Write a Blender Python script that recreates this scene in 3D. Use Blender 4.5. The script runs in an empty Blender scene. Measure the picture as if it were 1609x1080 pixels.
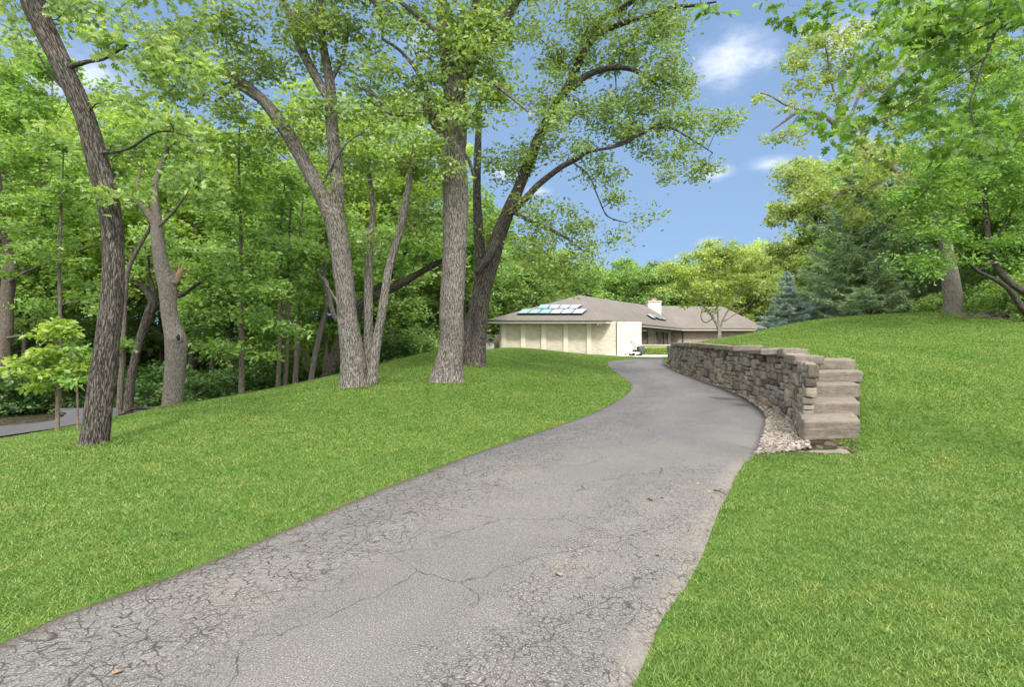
import bpy, math
import numpy as np
from mathutils import Vector

rng = np.random.default_rng(7)
S = bpy.context.scene
COL = S.collection
F, CX, CY, CZ = 894.0, 804.5, 540.0, 1.6

def at(px, py, Y):
    """a point of the place: bearing and elevation measured on the photograph, at surveyed distance Y"""
    return np.array([(px - CX) * Y / F, Y, CZ - (py - CY) * Y / F])

# ------------------------------------------------------------------ helpers
def prop(o, label=None, cat=None, group=None, kind=None):
    if label: o['label'] = label
    if cat: o['category'] = cat
    if group: o['group'] = group
    if kind: o['kind'] = kind
    return o

def empty(name, loc, label=None, cat=None, group=None):
    o = bpy.data.objects.new(name, None)
    COL.objects.link(o)
    o.location = Vector([float(v) for v in loc])
    o.empty_display_size = 0.2
    return prop(o, label, cat, group)

def mesh_data(name, V, faces, mats, uv=None, smooth=True, fmat=None):
    """faces: list of int arrays (n,3)/(n,4); uv: per-vertex (N,2)"""
    V = np.ascontiguousarray(V, dtype=np.float32)
    me = bpy.data.meshes.new(name)
    fl = [np.asarray(f, dtype=np.int32) for f in faces if len(f)]
    loops = np.concatenate([f.ravel() for f in fl])
    tot = np.concatenate([np.full(len(f), f.shape[1], np.int32) for f in fl])
    start = np.concatenate([[0], np.cumsum(tot)[:-1]]).astype(np.int32)
    me.vertices.add(len(V)); me.vertices.foreach_set('co', V.ravel())
    me.loops.add(len(loops)); me.loops.foreach_set('vertex_index', loops)
    me.polygons.add(len(tot)); me.polygons.foreach_set('loop_start', start)
    try: me.polygons.foreach_set('loop_total', tot)
    except Exception: pass
    me.polygons.foreach_set('use_smooth', np.full(len(tot), smooth, dtype=bool))
    if uv is not None:
        l = me.uv_layers.new(name='UVMap')
        l.data.foreach_set('uv', np.asarray(uv, np.float32)[loops].ravel())
    for m in (mats if isinstance(mats, (list, tuple)) else [mats]): me.materials.append(m)
    if fmat is not None: me.polygons.foreach_set('material_index', np.asarray(fmat, np.int32))
    me.update(calc_edges=True)
    return me

def mk(name, V, faces, mats, parent=None, uv=None, smooth=True, origin=None, fmat=None):
    V = np.asarray(V, float)
    if origin is not None: V = V - np.asarray(origin, float)
    o = bpy.data.objects.new(name, mesh_data(name, V, faces, mats, uv, smooth, fmat))
    COL.objects.link(o)
    if parent is not None: o.parent = parent
    elif origin is not None: o.location = Vector([float(v) for v in origin])
    return o

class Geo:
    def __init__(s): s.v = []; s.f = []; s.u = []; s.n = 0
    def add(s, V, faces, uv=None):
        V = np.asarray(V, float)
        for f in faces:
            if len(f): s.f.append(np.asarray(f, int) + s.n)
        s.v.append(V); s.u.append(np.zeros((len(V), 2)) if uv is None else uv); s.n += len(V)
    def build(s, name, mats, parent=None, origin=None, smooth=True):
        return mk(name, np.concatenate(s.v), s.f, mats, parent, np.concatenate(s.u), smooth, origin)
    def box(s, lo, hi, ax=None, c=None):
        lo = np.asarray(lo, float); hi = np.asarray(hi, float)
        P = np.array([[x, y, z] for z in (0, 1) for y in (0, 1) for x in (0, 1)], float)
        V = lo + P * (hi - lo)
        if ax is not None: V = np.asarray(c) + V @ np.asarray(ax)
        s.add(V, [np.array([[0, 2, 3, 1], [4, 5, 7, 6], [0, 1, 5, 4], [1, 3, 7, 5], [3, 2, 6, 7], [2, 0, 4, 6]])])
    def prism(s, poly, z0, z1):
        poly = np.asarray(poly, float); n = len(poly)
        V = np.concatenate([np.c_[poly, np.full(n, z0)], np.c_[poly, np.full(n, z1)]])
        q = np.array([[i, (i + 1) % n, n + (i + 1) % n, n + i] for i in range(n)])
        s.add(V, [q, np.arange(n)[::-1][None, :], (np.arange(n) + n)[None, :]])
    def tube(s, P, R, sides=8, cap=True, rough=0.0, seed=0, lump=0.0):
        P = np.asarray(P, float); R = np.asarray(R, float); n = len(P)
        T = np.gradient(P, axis=0); T /= np.linalg.norm(T, axis=1)[:, None] + 1e-9
        up = np.array([0, 1.0, 0]) if abs(T[0][1]) < 0.8 else np.array([1.0, 0, 0])
        A = np.cross(T, up); A /= np.linalg.norm(A, axis=1)[:, None] + 1e-9
        B = np.cross(T, A)
        L = np.concatenate([[0], np.cumsum(np.linalg.norm(np.diff(P, axis=0), axis=1))])
        th = np.linspace(0, 2 * math.pi, sides + 1)
        rr = R[:, None] * np.ones(sides + 1)[None, :]
        if rough or lump:
            q = np.stack(np.broadcast_arrays(np.cos(th)[None, :] * 1.4 + seed, np.sin(th)[None, :] * 1.4, L[:, None] * 0.8), -1)
            rr = rr * (1 + rough * (vnoise(q.reshape(-1, 3)).reshape(n, sides + 1) * 2 - 1))
        V = P[:, None, :] + rr[..., None] * (A[:, None, :] * np.cos(th)[None, :, None] + B[:, None, :] * np.sin(th)[None, :, None])
        uv = np.stack([np.broadcast_to(th / (2 * math.pi), (n, sides + 1)) * (2 * math.pi * np.mean(R[: max(2, n // 2)])), np.broadcast_to(L[:, None], (n, sides + 1))], -1)
        i, j = np.meshgrid(np.arange(n - 1), np.arange(sides), indexing='ij')
        a = (i * (sides + 1) + j).ravel()
        s.add(V.reshape(-1, 3), [np.stack([a, a + 1, a + sides + 2, a + sides + 1], -1)], uv.reshape(-1, 2))
        if cap:
            for k in (0, n - 1):
                ring = V[k, :-1]
                f = np.arange(sides)[None, :]
                s.add(ring, [f if k else f[:, ::-1]], uv[k, :-1])

def _h(i, j, k):
    i = i.astype(np.int64); j = j.astype(np.int64); k = k.astype(np.int64)
    n = (i * 374761393 + j * 668265263 + k * 2147483647) & 0x7fffffff
    n = ((n ^ (n >> 13)) * 1274126177) & 0x7fffffff
    return ((n ^ (n >> 16)) & 0xffff) / 65535.0
def vnoise(P):
    P = np.asarray(P, float); I = np.floor(P); f = P - I; f = f * f * (3 - 2 * f)
    r = 0
    for a in (0, 1):
        for b in (0, 1):
            for c in (0, 1):
                w = (f[:, 0] if a else 1 - f[:, 0]) * (f[:, 1] if b else 1 - f[:, 1]) * (f[:, 2] if c else 1 - f[:, 2])
                r = r + w * _h(I[:, 0] + a, I[:, 1] + b, I[:, 2] + c)
    return r
def fbm(P, o=3):
    P = np.asarray(P, float); r = 0; a = 0.5
    for k in range(o): r = r + a * vnoise(P * 2 ** k + 13.7 * k); a *= 0.5
    return r

def spline(P, step=0.25):
    """Catmull-Rom through rows of P (any width), resampled roughly every step (first 3 columns are space)"""
    P = np.asarray(P, float)
    if len(P) < 2: return P
    Q = np.vstack([2 * P[0] - P[1], P, 2 * P[-1] - P[-2]]); out = []
    for i in range(1, len(Q) - 2):
        d = np.linalg.norm(Q[i + 1][:3] - Q[i][:3]); n = max(1, int(math.ceil(d / step)))
        t = (np.arange(n) / n)[:, None]
        p0, p1, p2, p3 = Q[i - 1], Q[i], Q[i + 1], Q[i + 2]
        out.append(0.5 * (2 * p1 + (p2 - p0) * t + (2 * p0 - 5 * p1 + 4 * p2 - p3) * t ** 2 + (3 * p1 - p0 - 3 * p2 + p3) * t ** 3))
    out.append(P[-1:])
    return np.concatenate(out)

def sstep(a, b, x):
    t = np.clip((x - a) / (b - a), 0, 1); return t * t * (3 - 2 * t)

def in_poly(X, Y, poly):
    poly = np.asarray(poly); ins = np.zeros(X.shape, bool)
    x0, y0 = poly[:, 0], poly[:, 1]; x1, y1 = np.roll(x0, -1), np.roll(y0, -1)
    for a, b, c, d in zip(x0, y0, x1, y1):
        if b == d: continue
        ins ^= ((b > Y) != (d > Y)) & (X < (c - a) * (Y - b) / (d - b) + a)
    return ins
def poly_dist(X, Y, line):
    """unsigned distance, signed side (+ right of travel), index of nearest segment"""
    D = np.full(X.shape, 1e9); Sg = np.zeros(X.shape); K = np.zeros(X.shape, int)
    for k in range(len(line) - 1):
        a = line[k]; b = line[k + 1]; e = b - a
        t = np.clip(((X - a[0]) * e[0] + (Y - a[1]) * e[1]) / (e @ e + 1e-12), 0, 1)
        dx = X - a[0] - t * e[0]; dy = Y - a[1] - t * e[1]; d = np.hypot(dx, dy)
        m = d < D - 1e-9
        D = np.where(m, d, D); K = np.where(m, k, K)
        Sg = np.where(m, np.sign(e[1] * (X - a[0]) - e[0] * (Y - a[1])), Sg)
    return D, Sg, K

# ------------------------------------------------------------------ node helpers
def material(name):
    m = bpy.data.materials.new(name); m.use_nodes = True
    nt = m.node_tree; nt.nodes.clear()
    out = nt.nodes.new('ShaderNodeOutputMaterial')
    return m, nt, out
class NT:
    def __init__(s, nt): s.nt = nt
    def n(s, t, **kw):
        x = s.nt.nodes.new(t)
        for k, v in kw.items():
            if k.startswith('i_'):
                x.inputs[k[2:].replace('_', ' ')].default_value = v
            else: setattr(x, k, v)
        return x
    def link(s, a, b): s.nt.links.new(a, b)
    def val(s, x, sock):
        if hasattr(x, 'links'): s.link(x, sock)
        else: sock.default_value = x
    def math(s, op, a, b=0.0, clamp=False):
        x = s.n('ShaderNodeMath', operation=op); x.use_clamp = clamp
        s.val(a, x.inputs[0]); s.val(b, x.inputs[1]); return x.outputs[0]
    def mapr(s, v, a, b, c=0.0, d=1.0, smooth=False):
        x = s.n('ShaderNodeMapRange'); x.interpolation_type = 'SMOOTHSTEP' if smooth else 'LINEAR'
        s.val(v, x.inputs[0])
        for k, q in enumerate((a, b, c, d)): x.inputs[1 + k].default_value = q
        return x.outputs[0]
    def mix(s, f, a, b, mode='MIX'):
        x = s.n('ShaderNodeMix', data_type='RGBA', blend_type=mode)
        s.val(f, x.inputs[0])
        for q, sock in ((a, x.inputs[6]), (b, x.inputs[7])):
            if hasattr(q, 'links'): s.link(q, sock)
            else: sock.default_value = (*q[:3], 1)
        return x.outputs[2]
    def ramp(s, f, stops, interp='LINEAR'):
        x = s.n('ShaderNodeValToRGB'); e = x.color_ramp.elements; x.color_ramp.interpolation = interp
        while len(e) < len(stops): e.new(0.5)
        for q, (p, c) in zip(e, stops):
            q.position = p; q.color = (*c, 1) if hasattr(c, '__len__') else (c, c, c, 1)
        s.val(f, x.inputs[0]); return x.outputs[0]
    def noise(s, vec, scale, detail=3.0, rough=0.55, dist=0.0):
        x = s.n('ShaderNodeTexNoise'); s.link(vec, x.inputs['Vector'])
        x.inputs['Scale'].default_value = scale; x.inputs['Detail'].default_value = detail
        x.inputs['Roughness'].default_value = rough; x.inputs['Distortion'].default_value = dist
        return x.outputs
    def voro(s, vec, scale, feature='F1', rand=1.0):
        x = s.n('ShaderNodeTexVoronoi', feature=feature); s.link(vec, x.inputs['Vector'])
        x.inputs['Scale'].default_value = scale; x.inputs['Randomness'].default_value = rand
        return x.outputs
    def mapping(s, vec, scale=(1, 1, 1), loc=(0, 0, 0), rot=(0, 0, 0)):
        x = s.n('ShaderNodeMapping'); s.link(vec, x.inputs[0])
        x.inputs['Scale'].default_value = scale; x.inputs['Location'].default_value = loc; x.inputs['Rotation'].default_value = rot
        return x.outputs[0]
    def bump(s, h, strength=0.5, dist=0.02):
        x = s.n('ShaderNodeBump'); s.link(h, x.inputs['Height'])
        x.inputs['Strength'].default_value = strength; x.inputs['Distance'].default_value = dist
        return x.outputs[0]
    def bsdf(s, color, rough=0.8, normal=None, spec=0.3, metal=0.0):
        x = s.n('ShaderNodeBsdfPrincipled')
        if hasattr(color, 'links'): s.link(color, x.inputs['Base Color'])
        else: x.inputs['Base Color'].default_value = (*color[:3], 1)
        s.val(rough, x.inputs['Roughness']); x.inputs['Specular IOR Level'].default_value = spec
        x.inputs['Metallic'].default_value = metal
        if normal is not None: s.link(normal, x.inputs['Normal'])
        return x.outputs[0]

def pos(b): return b.n('ShaderNodeNewGeometry').outputs['Position']

def simple(name, color, rough=0.7, spec=0.3, metal=0.0, var=0.15, scale=6.0, bump=0.0):
    m, nt, out = material(name); b = NT(nt)
    oc = b.n('ShaderNodeTexCoord').outputs['Object']
    n = b.noise(oc, scale, 4)[0]
    c = b.mix(n, [v * (1 - var) for v in color], [min(1, v * (1 + var)) for v in color])
    nm = b.bump(n, bump, 0.02) if bump else None
    b.link(b.bsdf(c, rough, nm, spec, metal), out.inputs[0]); return m

def leaf_material(name, dark, mid, light, transl=0.35, tcol=None, rough=0.55, vary=0.2, k=1.0):
    dark, mid, light = ([min(.8, v * k) for v in c] for c in (dark, mid, light)); transl = min(.5, transl + .08)
    m, nt, out = material(name); b = NT(nt)
    g = b.n('ShaderNodeNewGeometry'); oi = b.n('ShaderNodeObjectInfo')
    c = b.ramp(g.outputs['Random Per Island'], [(0.0, dark), (0.45, mid), (1.0, light)])
    big = b.noise(g.outputs['Position'], 0.55, 2)[0]
    c = b.mix(b.mapr(big, 0.3, 0.7), c, b.mix(1.0, c, (1.12, 1.08, 0.8), 'MULTIPLY'))
    f = b.mapr(oi.outputs['Random'], 0, 1, 1 - vary, 1 + vary)
    hs = b.n('ShaderNodeHueSaturation'); b.link(c, hs.inputs['Color']); b.link(f, hs.inputs['Value']); c = hs.outputs[0]
    d = b.bsdf(c, 0.42, None, 0.5)
    t = b.n('ShaderNodeBsdfTranslucent')
    b.link(b.mix(1.0, c, tcol or (1.35, 1.35, 0.7), 'MULTIPLY'), t.inputs[0])
    x = b.n('ShaderNodeMixShader', i_Fac=transl); b.link(d, x.inputs[1]); b.link(t.outputs[0], x.inputs[2])
    b.link(x.outputs[0], out.inputs[0]); return m

def bark_material(name, dark, light, su=26.0, sv=6.0, strength=0.9, patch=None):
    m, nt, out = material(name); b = NT(nt)
    uv = b.n('ShaderNodeUVMap').outputs[0]
    warp = b.noise(b.mapping(uv, (9, 4, 1)), 1.0, 3)[1]
    v = b.mix(0.5, b.mapping(uv, (su * 1.05, sv * .6, 1)), warp, 'ADD')
    f1 = b.noise(v, 1.0, 2, 0.5)[0]
    v2 = b.mapping(v, (1.9, 1.6, 1), (7, 3, 0)); f2 = b.noise(v2, 1.0, 2, 0.5)[0]
    r1 = b.mapr(b.math('ABSOLUTE', b.math('SUBTRACT', f1, 0.5)), 0.0, 0.10, 0, 1)
    r2 = b.mapr(b.math('ABSOLUTE', b.math('SUBTRACT', f2, 0.5)), 0.0, 0.10, 0, 1)
    ridge = b.math('MULTIPLY', r1, b.math('ADD', b.math('MULTIPLY', r2, 0.6), 0.4))
    n = b.noise(b.mapping(uv, (su * 2.2, sv * 2.5, 1)), 1.0, 6, 0.7)[0]
    h = b.math('ADD', b.math('MULTIPLY', ridge, 0.52), b.math('MULTIPLY', n, 0.5))
    c = b.ramp(h, [(0.18, [q * 0.55 for q in dark]), (0.40, dark), (0.62, [(p + 2 * q) / 3 for p, q in zip(dark, light)]), (0.95, light)])
    p = b.noise(pos(b), 1.3, 3)[0]
    c = b.mix(b.mapr(p, 0.35, 0.7), c, b.mix(1.0, c, patch or (0.85, 0.88, 0.84), 'MULTIPLY'))
    b.link(b.bsdf(c, 0.9, b.bump(h, strength, 0.03), 0.15), out.inputs[0]); return m
# ------------------------------------------------------------------ terrain
def Dz(Y):
    Y = np.asarray(Y, float)
    sp = lambda x, k: np.log1p(np.exp(np.clip(x * k, -50, 50))) / k
    return 0.03 * (sp(Y - 9, 0.7) - sp(Y - 33, 0.5))
def solve(px, py):
    """where a sight line meets the driveway's gentle grade"""
    lo, hi = 1.0, 60.0
    for _ in range(60):
        m = (lo + hi) / 2
        if CZ - (py - CY) * m / F > Dz(m): lo = m
        else: hi = m
    return at(px, py, lo)[:2]
Lpx = [(0,1015),(150,950),(300,895),(470,825),(600,770),(750,712),(860,675),(930,650),(973,628),(990,612),(986,600),(968,587),(955,576),(953,569)]
Rpx = [(1004,1055),(1050,960),(1100,880),(1140,780),(1165,735),(1190,708),(1203,672),(1204,655),(1190,640),(1158,620),(1110,601),(1062,583),(1042,569),(1046,562.5)]
Ledge = np.array([(-4.9,-6.0),(-3.4,-0.5)] + [tuple(solve(*p)) for p in Lpx])
Redge = np.array([(-2.6,-6.0),(-0.6,0.0)] + [tuple(solve(*p)) for p in Rpx])
def dense(P, step=0.1):
    return spline(np.c_[P, np.zeros(len(P))], step)[:, :2]
Ld, Rd = dense(Ledge), dense(Redge)
def resample(P, n):
    l = np.concatenate([[0], np.cumsum(np.linalg.norm(np.diff(P, axis=0), axis=1))])
    t = np.linspace(0, l[-1], n)
    return np.c_[np.interp(t, l, P[:, 0]), np.interp(t, l, P[:, 1])]
DR_POLY = np.concatenate([Ld, Rd[::-1]])

# foot line of the dry-stone wall, near end to far end
Wpx = [(1256,693),(1245,671),(1226,655),(1202,640),(1162,621),(1112,602),(1064,584),(1045,573)]
WALL = dense(np.array([solve(*p) for p in Wpx]), 0.1)
wall_dir = WALL[-1] - WALL[-6]; wall_dir /= np.linalg.norm(wall_dir)
SIDE = np.concatenate([Rd[Rd[:, 1] < 8.1], [[3.9, 8.62], [4.4, 8.8]], WALL,
                       [WALL[-1] + wall_dir * 1.0 + (0.6, 0), [9.6, 32], [13.5, 37], [20, 46], [31, 58], [80, 75]]])

def rbf(C, lam=0.02):
    C = np.asarray(C, float); n = len(C); X = C[:, :2] / 10
    def phi(r): return np.where(r > 0, r * r * np.log(r + 1e-12), 0)
    K = phi(np.linalg.norm(X[:, None] - X[None], axis=2)) + lam * np.eye(n)
    P = np.c_[np.ones(n), X]
    A = np.block([[K, P], [P.T, np.zeros((3, 3))]])
    w = np.linalg.solve(A, np.concatenate([C[:, 2], np.zeros(3)]))
    def f(x, y):
        q = np.stack([np.ravel(x), np.ravel(y)], 1) / 10; o = np.empty(len(q))
        for i in range(0, len(q), 20000):
            c = q[i:i + 20000]
            o[i:i + 20000] = phi(np.linalg.norm(c[:, None] - X[None], axis=2)) @ w[:n] + np.c_[np.ones(len(c)), c] @ w[n:]
        return o.reshape(np.shape(x))
    return f
def P3(px, py, Y): return tuple(at(px, py, Y))
FL = []
for e in (resample(Ld, 26), resample(Rd, 26)):
    FL += [(x, y, float(Dz(y))) for x, y in e]
FL += [(x, y, float(Dz(y))) for x, y in (resample(Ld, 14) + resample(Rd, 14)) / 2]
FL += [(x, y, float(Dz(y))) for x, y in resample(WALL, 10)]
FL += [(-8,2,0),(-5,1,0),(-10,5,-.15),P3(147,699,9),P3(90,679,12.5),P3(0,692,14.6),P3(0,672,18.2),P3(110,659,19.2),P3(190,656,16),
       P3(275,637,15),P3(380,622,17),P3(437,611,20),P3(490,601,21.5),P3(520,596,22),P3(560,608,15),P3(703,598,15.5),P3(745,574,19),
       P3(690,551,24),P3(620,573,23.5),P3(645,561,24),P3(780,546.5,36),P3(735,548.5,28),P3(870,552.5,38),P3(945,558,39.5),P3(830,548,37.5),
       P3(300,720,8),P3(100,820,5.1),(-2.4,27,-.1),(-9,28,-1.0),(-13.5,24,-1.1),(-16,24,-1.2),(-20,26,-1.1),(-25,24,-1.1),(-22,14,-1.2),(-14,9,-.8),
       (-3.2,32,.8),(-4,38,.7),(-6,46,.6),(-40,50,0),(-20,70,0),(0,90,.4),(8,41.5,.68),(10,46,.7),(18,60,.8),(0,50,1.0),(5,60,.8),(26,62,.9),(14,48,.75),(30,80,.8),(11,40,.72),(9,36,.7)]
BK = [(x, y, float(Dz(y))) for x, y in resample(Rd[Rd[:, 1] < 8.2], 12)]
BK += [P3(1290,700,8.4),P3(1330,718,8.05),P3(1240,722,7.9),P3(1354,693,8.85),(4.9,8.95,.16),(5.1,9.4,.34),(5.5,9.9,.6),(5.8,10.4,.8),(5.95,11.2,1.12),
       P3(1362,640,9.4),P3(1362,600,10.2),P3(1354,571,11.2),P3(1262,556,11.9),P3(1240,551,12.5),P3(1200,545,14.2),P3(1160,541,16.7),P3(1110,540,20.2),P3(1075,541,23),P3(1054,545,27),
       P3(1130,534,27.5),P3(1170,526,27.5),P3(1200,519.5,27.5),P3(1240,510,27.5),P3(1280,503,27),P3(1400,494,26),P3(1520,490,24.5),P3(1609,505,21.5),P3(1720,508,20),
       P3(1609,700,8),P3(1609,600,11),P3(1609,545,15),P3(1480,560,14),P3(1480,522,19),P3(1340,533,18),P3(1240,535,19.5),P3(1609,1080,2.65),P3(1609,850,4.6),P3(1450,700,8),P3(1450,622,10.5),
       P3(1540,650,9.2),P3(1440,800,5.5),(4,0,0),(9,0,.05),(14,4,.5),(16,10,1.5),(24,18,2.3),
       (8.2,31,1.15),(12.5,34,1.5),(17,35,2.1),(21,35,2.4),(25,33,2.6),(30,29,2.5),(10.5,32.5,.9),(14.5,37.5,.85),(20,45,.85),(30,55,.9),(40,40,1.8),(40,20,2.4)]
fF, fB = rbf(FL), rbf(BK)

# the steps climb beside the wall's near end: (left px, right px, front-top py, back-top py, front Y, thickness)
def terrain(x, y):
    x = np.asarray(x, float); y = np.asarray(y, float)
    a, b = fF(x, y), fB(x, y)
    d, s, k = poly_dist(x, y, SIDE); sd = d * s
    k0 = int((Rd[:, 1] < 8.1).sum()) + 2; k1 = k0 + len(WALL) - 1
    onw = (k >= k0) & (k < k1 - 2)
    t = np.where(onw, sstep(0.10, 0.24, sd), np.where(k >= k1 - 2, sstep(0.0, 1.6, sd), sstep(-0.05, 0.25, sd)))
    h = a * (1 - t) + b * t
    r = np.hypot(x - 3, y - 25)
    w = sstep(42, 80, r)
    return h * (1 - w) + 0.3 * w

def axis(segs, far0, far1):
    out = []
    for a, b, st in segs: out += list(np.arange(a, b - 1e-6, st))
    out.append(segs[-1][1]); g = segs[-1][2]; v = out[-1]
    while v < far1: g *= 1.35; v += g; out.append(v)
    g = segs[0][2]; v = out[0]; lo = []
    while v > far0: g *= 1.35; v -= g; lo.append(v)
    return np.array(lo[::-1] + out)
gx = axis([(-22,-6,.4),(-6,3.2,.16),(3.2,8.2,.08),(8.2,22,.3)], -500, 500)
gy = axis([(-3,2,.3),(2,8,.16),(8,28.5,.12),(28.5,46,.35)], -200, 900)
GX, GY = np.meshgrid(gx, gy)
GZ = terrain(GX, GY)
und = (fbm(np.stack([GX.ravel() * 0.7, GY.ravel() * 0.7, np.zeros(GX.size)], 1), 2).reshape(GX.shape) - 0.37) * 0.05
dD, dS, _ = poly_dist(GX, GY, Ld); dR, sR, _ = poly_dist(GX, GY, Rd)
inD = in_poly(GX, GY, DR_POLY)
edge = np.minimum(dD, dR)
GZ = GZ + und * (1 - inD) * sstep(0, 0.8, edge)
# the building pad and driveway bed sit a little below what lies on them
GZ -= np.where(inD, 0.09 * sstep(0.02, 0.2, edge), 0)

def H(x, y):
    x = np.asarray(x, float); y = np.asarray(y, float)
    i = np.clip(np.searchsorted(gx, x) - 1, 0, len(gx) - 2); j = np.clip(np.searchsorted(gy, y) - 1, 0, len(gy) - 2)
    u = np.clip((x - gx[i]) / (gx[i + 1] - gx[i]), 0, 1); v = np.clip((y - gy[j]) / (gy[j + 1] - gy[j]), 0, 1)
    return GZ[j, i] * (1 - u) * (1 - v) + GZ[j, i + 1] * u * (1 - v) + GZ[j + 1, i] * (1 - u) * v + GZ[j + 1, i + 1] * u * v

# lawn outline (everything past it is woodland floor)
lawn_left = [(-60,-30),(-60,6),(-22,9),tuple(at(-60,0,14.2)[:2]),tuple(at(0,0,14.6)[:2]),tuple(at(60,0,14.9)[:2]),tuple(at(150,0,15.8)[:2]),tuple(at(225,0,15.4)[:2]),tuple(at(300,0,16.3)[:2]),
             tuple(at(380,0,18.2)[:2]),tuple(at(450,0,21)[:2]),tuple(at(520,0,23)[:2]),tuple(at(600,0,25)[:2]),tuple(at(690,0,27)[:2]),tuple(at(730,0,34)[:2]),tuple(at(775,0,41)[:2]),
             (4,41.3),(6.2,39.7),(9,39),(12,41),(13,36),(15.5,33),tuple(at(1240,0,30)[:2]),tuple(at(1400,0,28.5)[:2]),tuple(at(1495,0,25.6)[:2]),tuple(at(1560,0,22.5)[:2]),tuple(at(1620,0,20.8)[:2]),tuple(at(1720,0,19.5)[:2]),(40,15),(40,-30)]
LAWN = np.array(lawn_left)
lawn_mask = in_poly(GX, GY, LAWN).astype(float)
ld, _, _ = poly_dist(GX, GY, np.vstack([LAWN, LAWN[:1]]))
lawnv = np.clip(0.5 + (lawn_mask * 2 - 1) * ld / 0.6, 0, 1)
lawnv[in_poly(GX, GY, np.array([(3.9, 8.1), (5.0, 8.1), (5.35, 8.9), (4.3, 8.9)]))] = 0.0

def ground_material():
    m, nt, out = material('lawn_and_woodland_floor'); b = NT(nt)
    p = pos(b); at_ = b.n('ShaderNodeAttribute', attribute_name='lawn').outputs['Fac']
    fine = b.noise(b.mapping(p, (1, 1, 0.4)), 45, 4, 0.7)[0]; mid = b.noise(p, 6, 4, 0.6)[0]; big = b.noise(p, 0.45, 3)[0]
    g = b.ramp(fine, [(0.25, (0.018, 0.040, 0.006)), (0.5, (0.045, 0.095, 0.014)), (0.75, (0.085, 0.14, 0.03))])
    g = b.mix(b.mapr(mid, 0.4, 0.75), g, (0.115, 0.17, 0.035))
    g = b.mix(b.math('MULTIPLY', b.mapr(big, 0.45, 0.7), 0.5), g, (0.15, 0.19, 0.045))
    leaf = b.voro(p, 9, 'F1')[1]
    lw = b.n('ShaderNodeSeparateColor'); b.link(leaf, lw.inputs[0])
    s = b.ramp(lw.outputs[0], [(0.0, (0.013, 0.010, 0.008)), (0.5, (0.036, 0.026, 0.018)), (0.9, (0.07, 0.05, 0.035)), (1.0, (0.14, 0.11, 0.08))])
    s = b.mix(b.mapr(mid, 0.5, 0.6), s, (0.03, 0.045, 0.012))
    wob = b.math('ADD', at_, b.math('MULTIPLY', b.math('SUBTRACT', mid, 0.5), 0.6))
    c = b.mix(b.mapr(wob, 0.42, 0.58), s, g)
    h = b.math('ADD', fine, b.math('MULTIPLY', mid, 0.6))
    b.link(b.bsdf(c, 0.95, b.bump(h, 0.6, 0.04), 0.1), out.inputs[0]); return m

ny, nx = GX.shape
jj, ii = np.meshgrid(np.arange(ny - 1), np.arange(nx - 1), indexing='ij')
a = (jj * nx + ii).ravel()
ground = mk('ground', np.stack([GX.ravel(), GY.ravel(), GZ.ravel()], 1), [np.stack([a, a + 1, a + nx + 1, a + nx], -1)], ground_material())
att = ground.data.attributes.new('lawn', 'FLOAT', 'POINT'); att.data.foreach_set('value', lawnv.ravel().astype(np.float32))
prop(ground, 'rolling green lawn rising to a mound right of the wall, with brown woodland floor', 'lawn', kind='structure')

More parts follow.
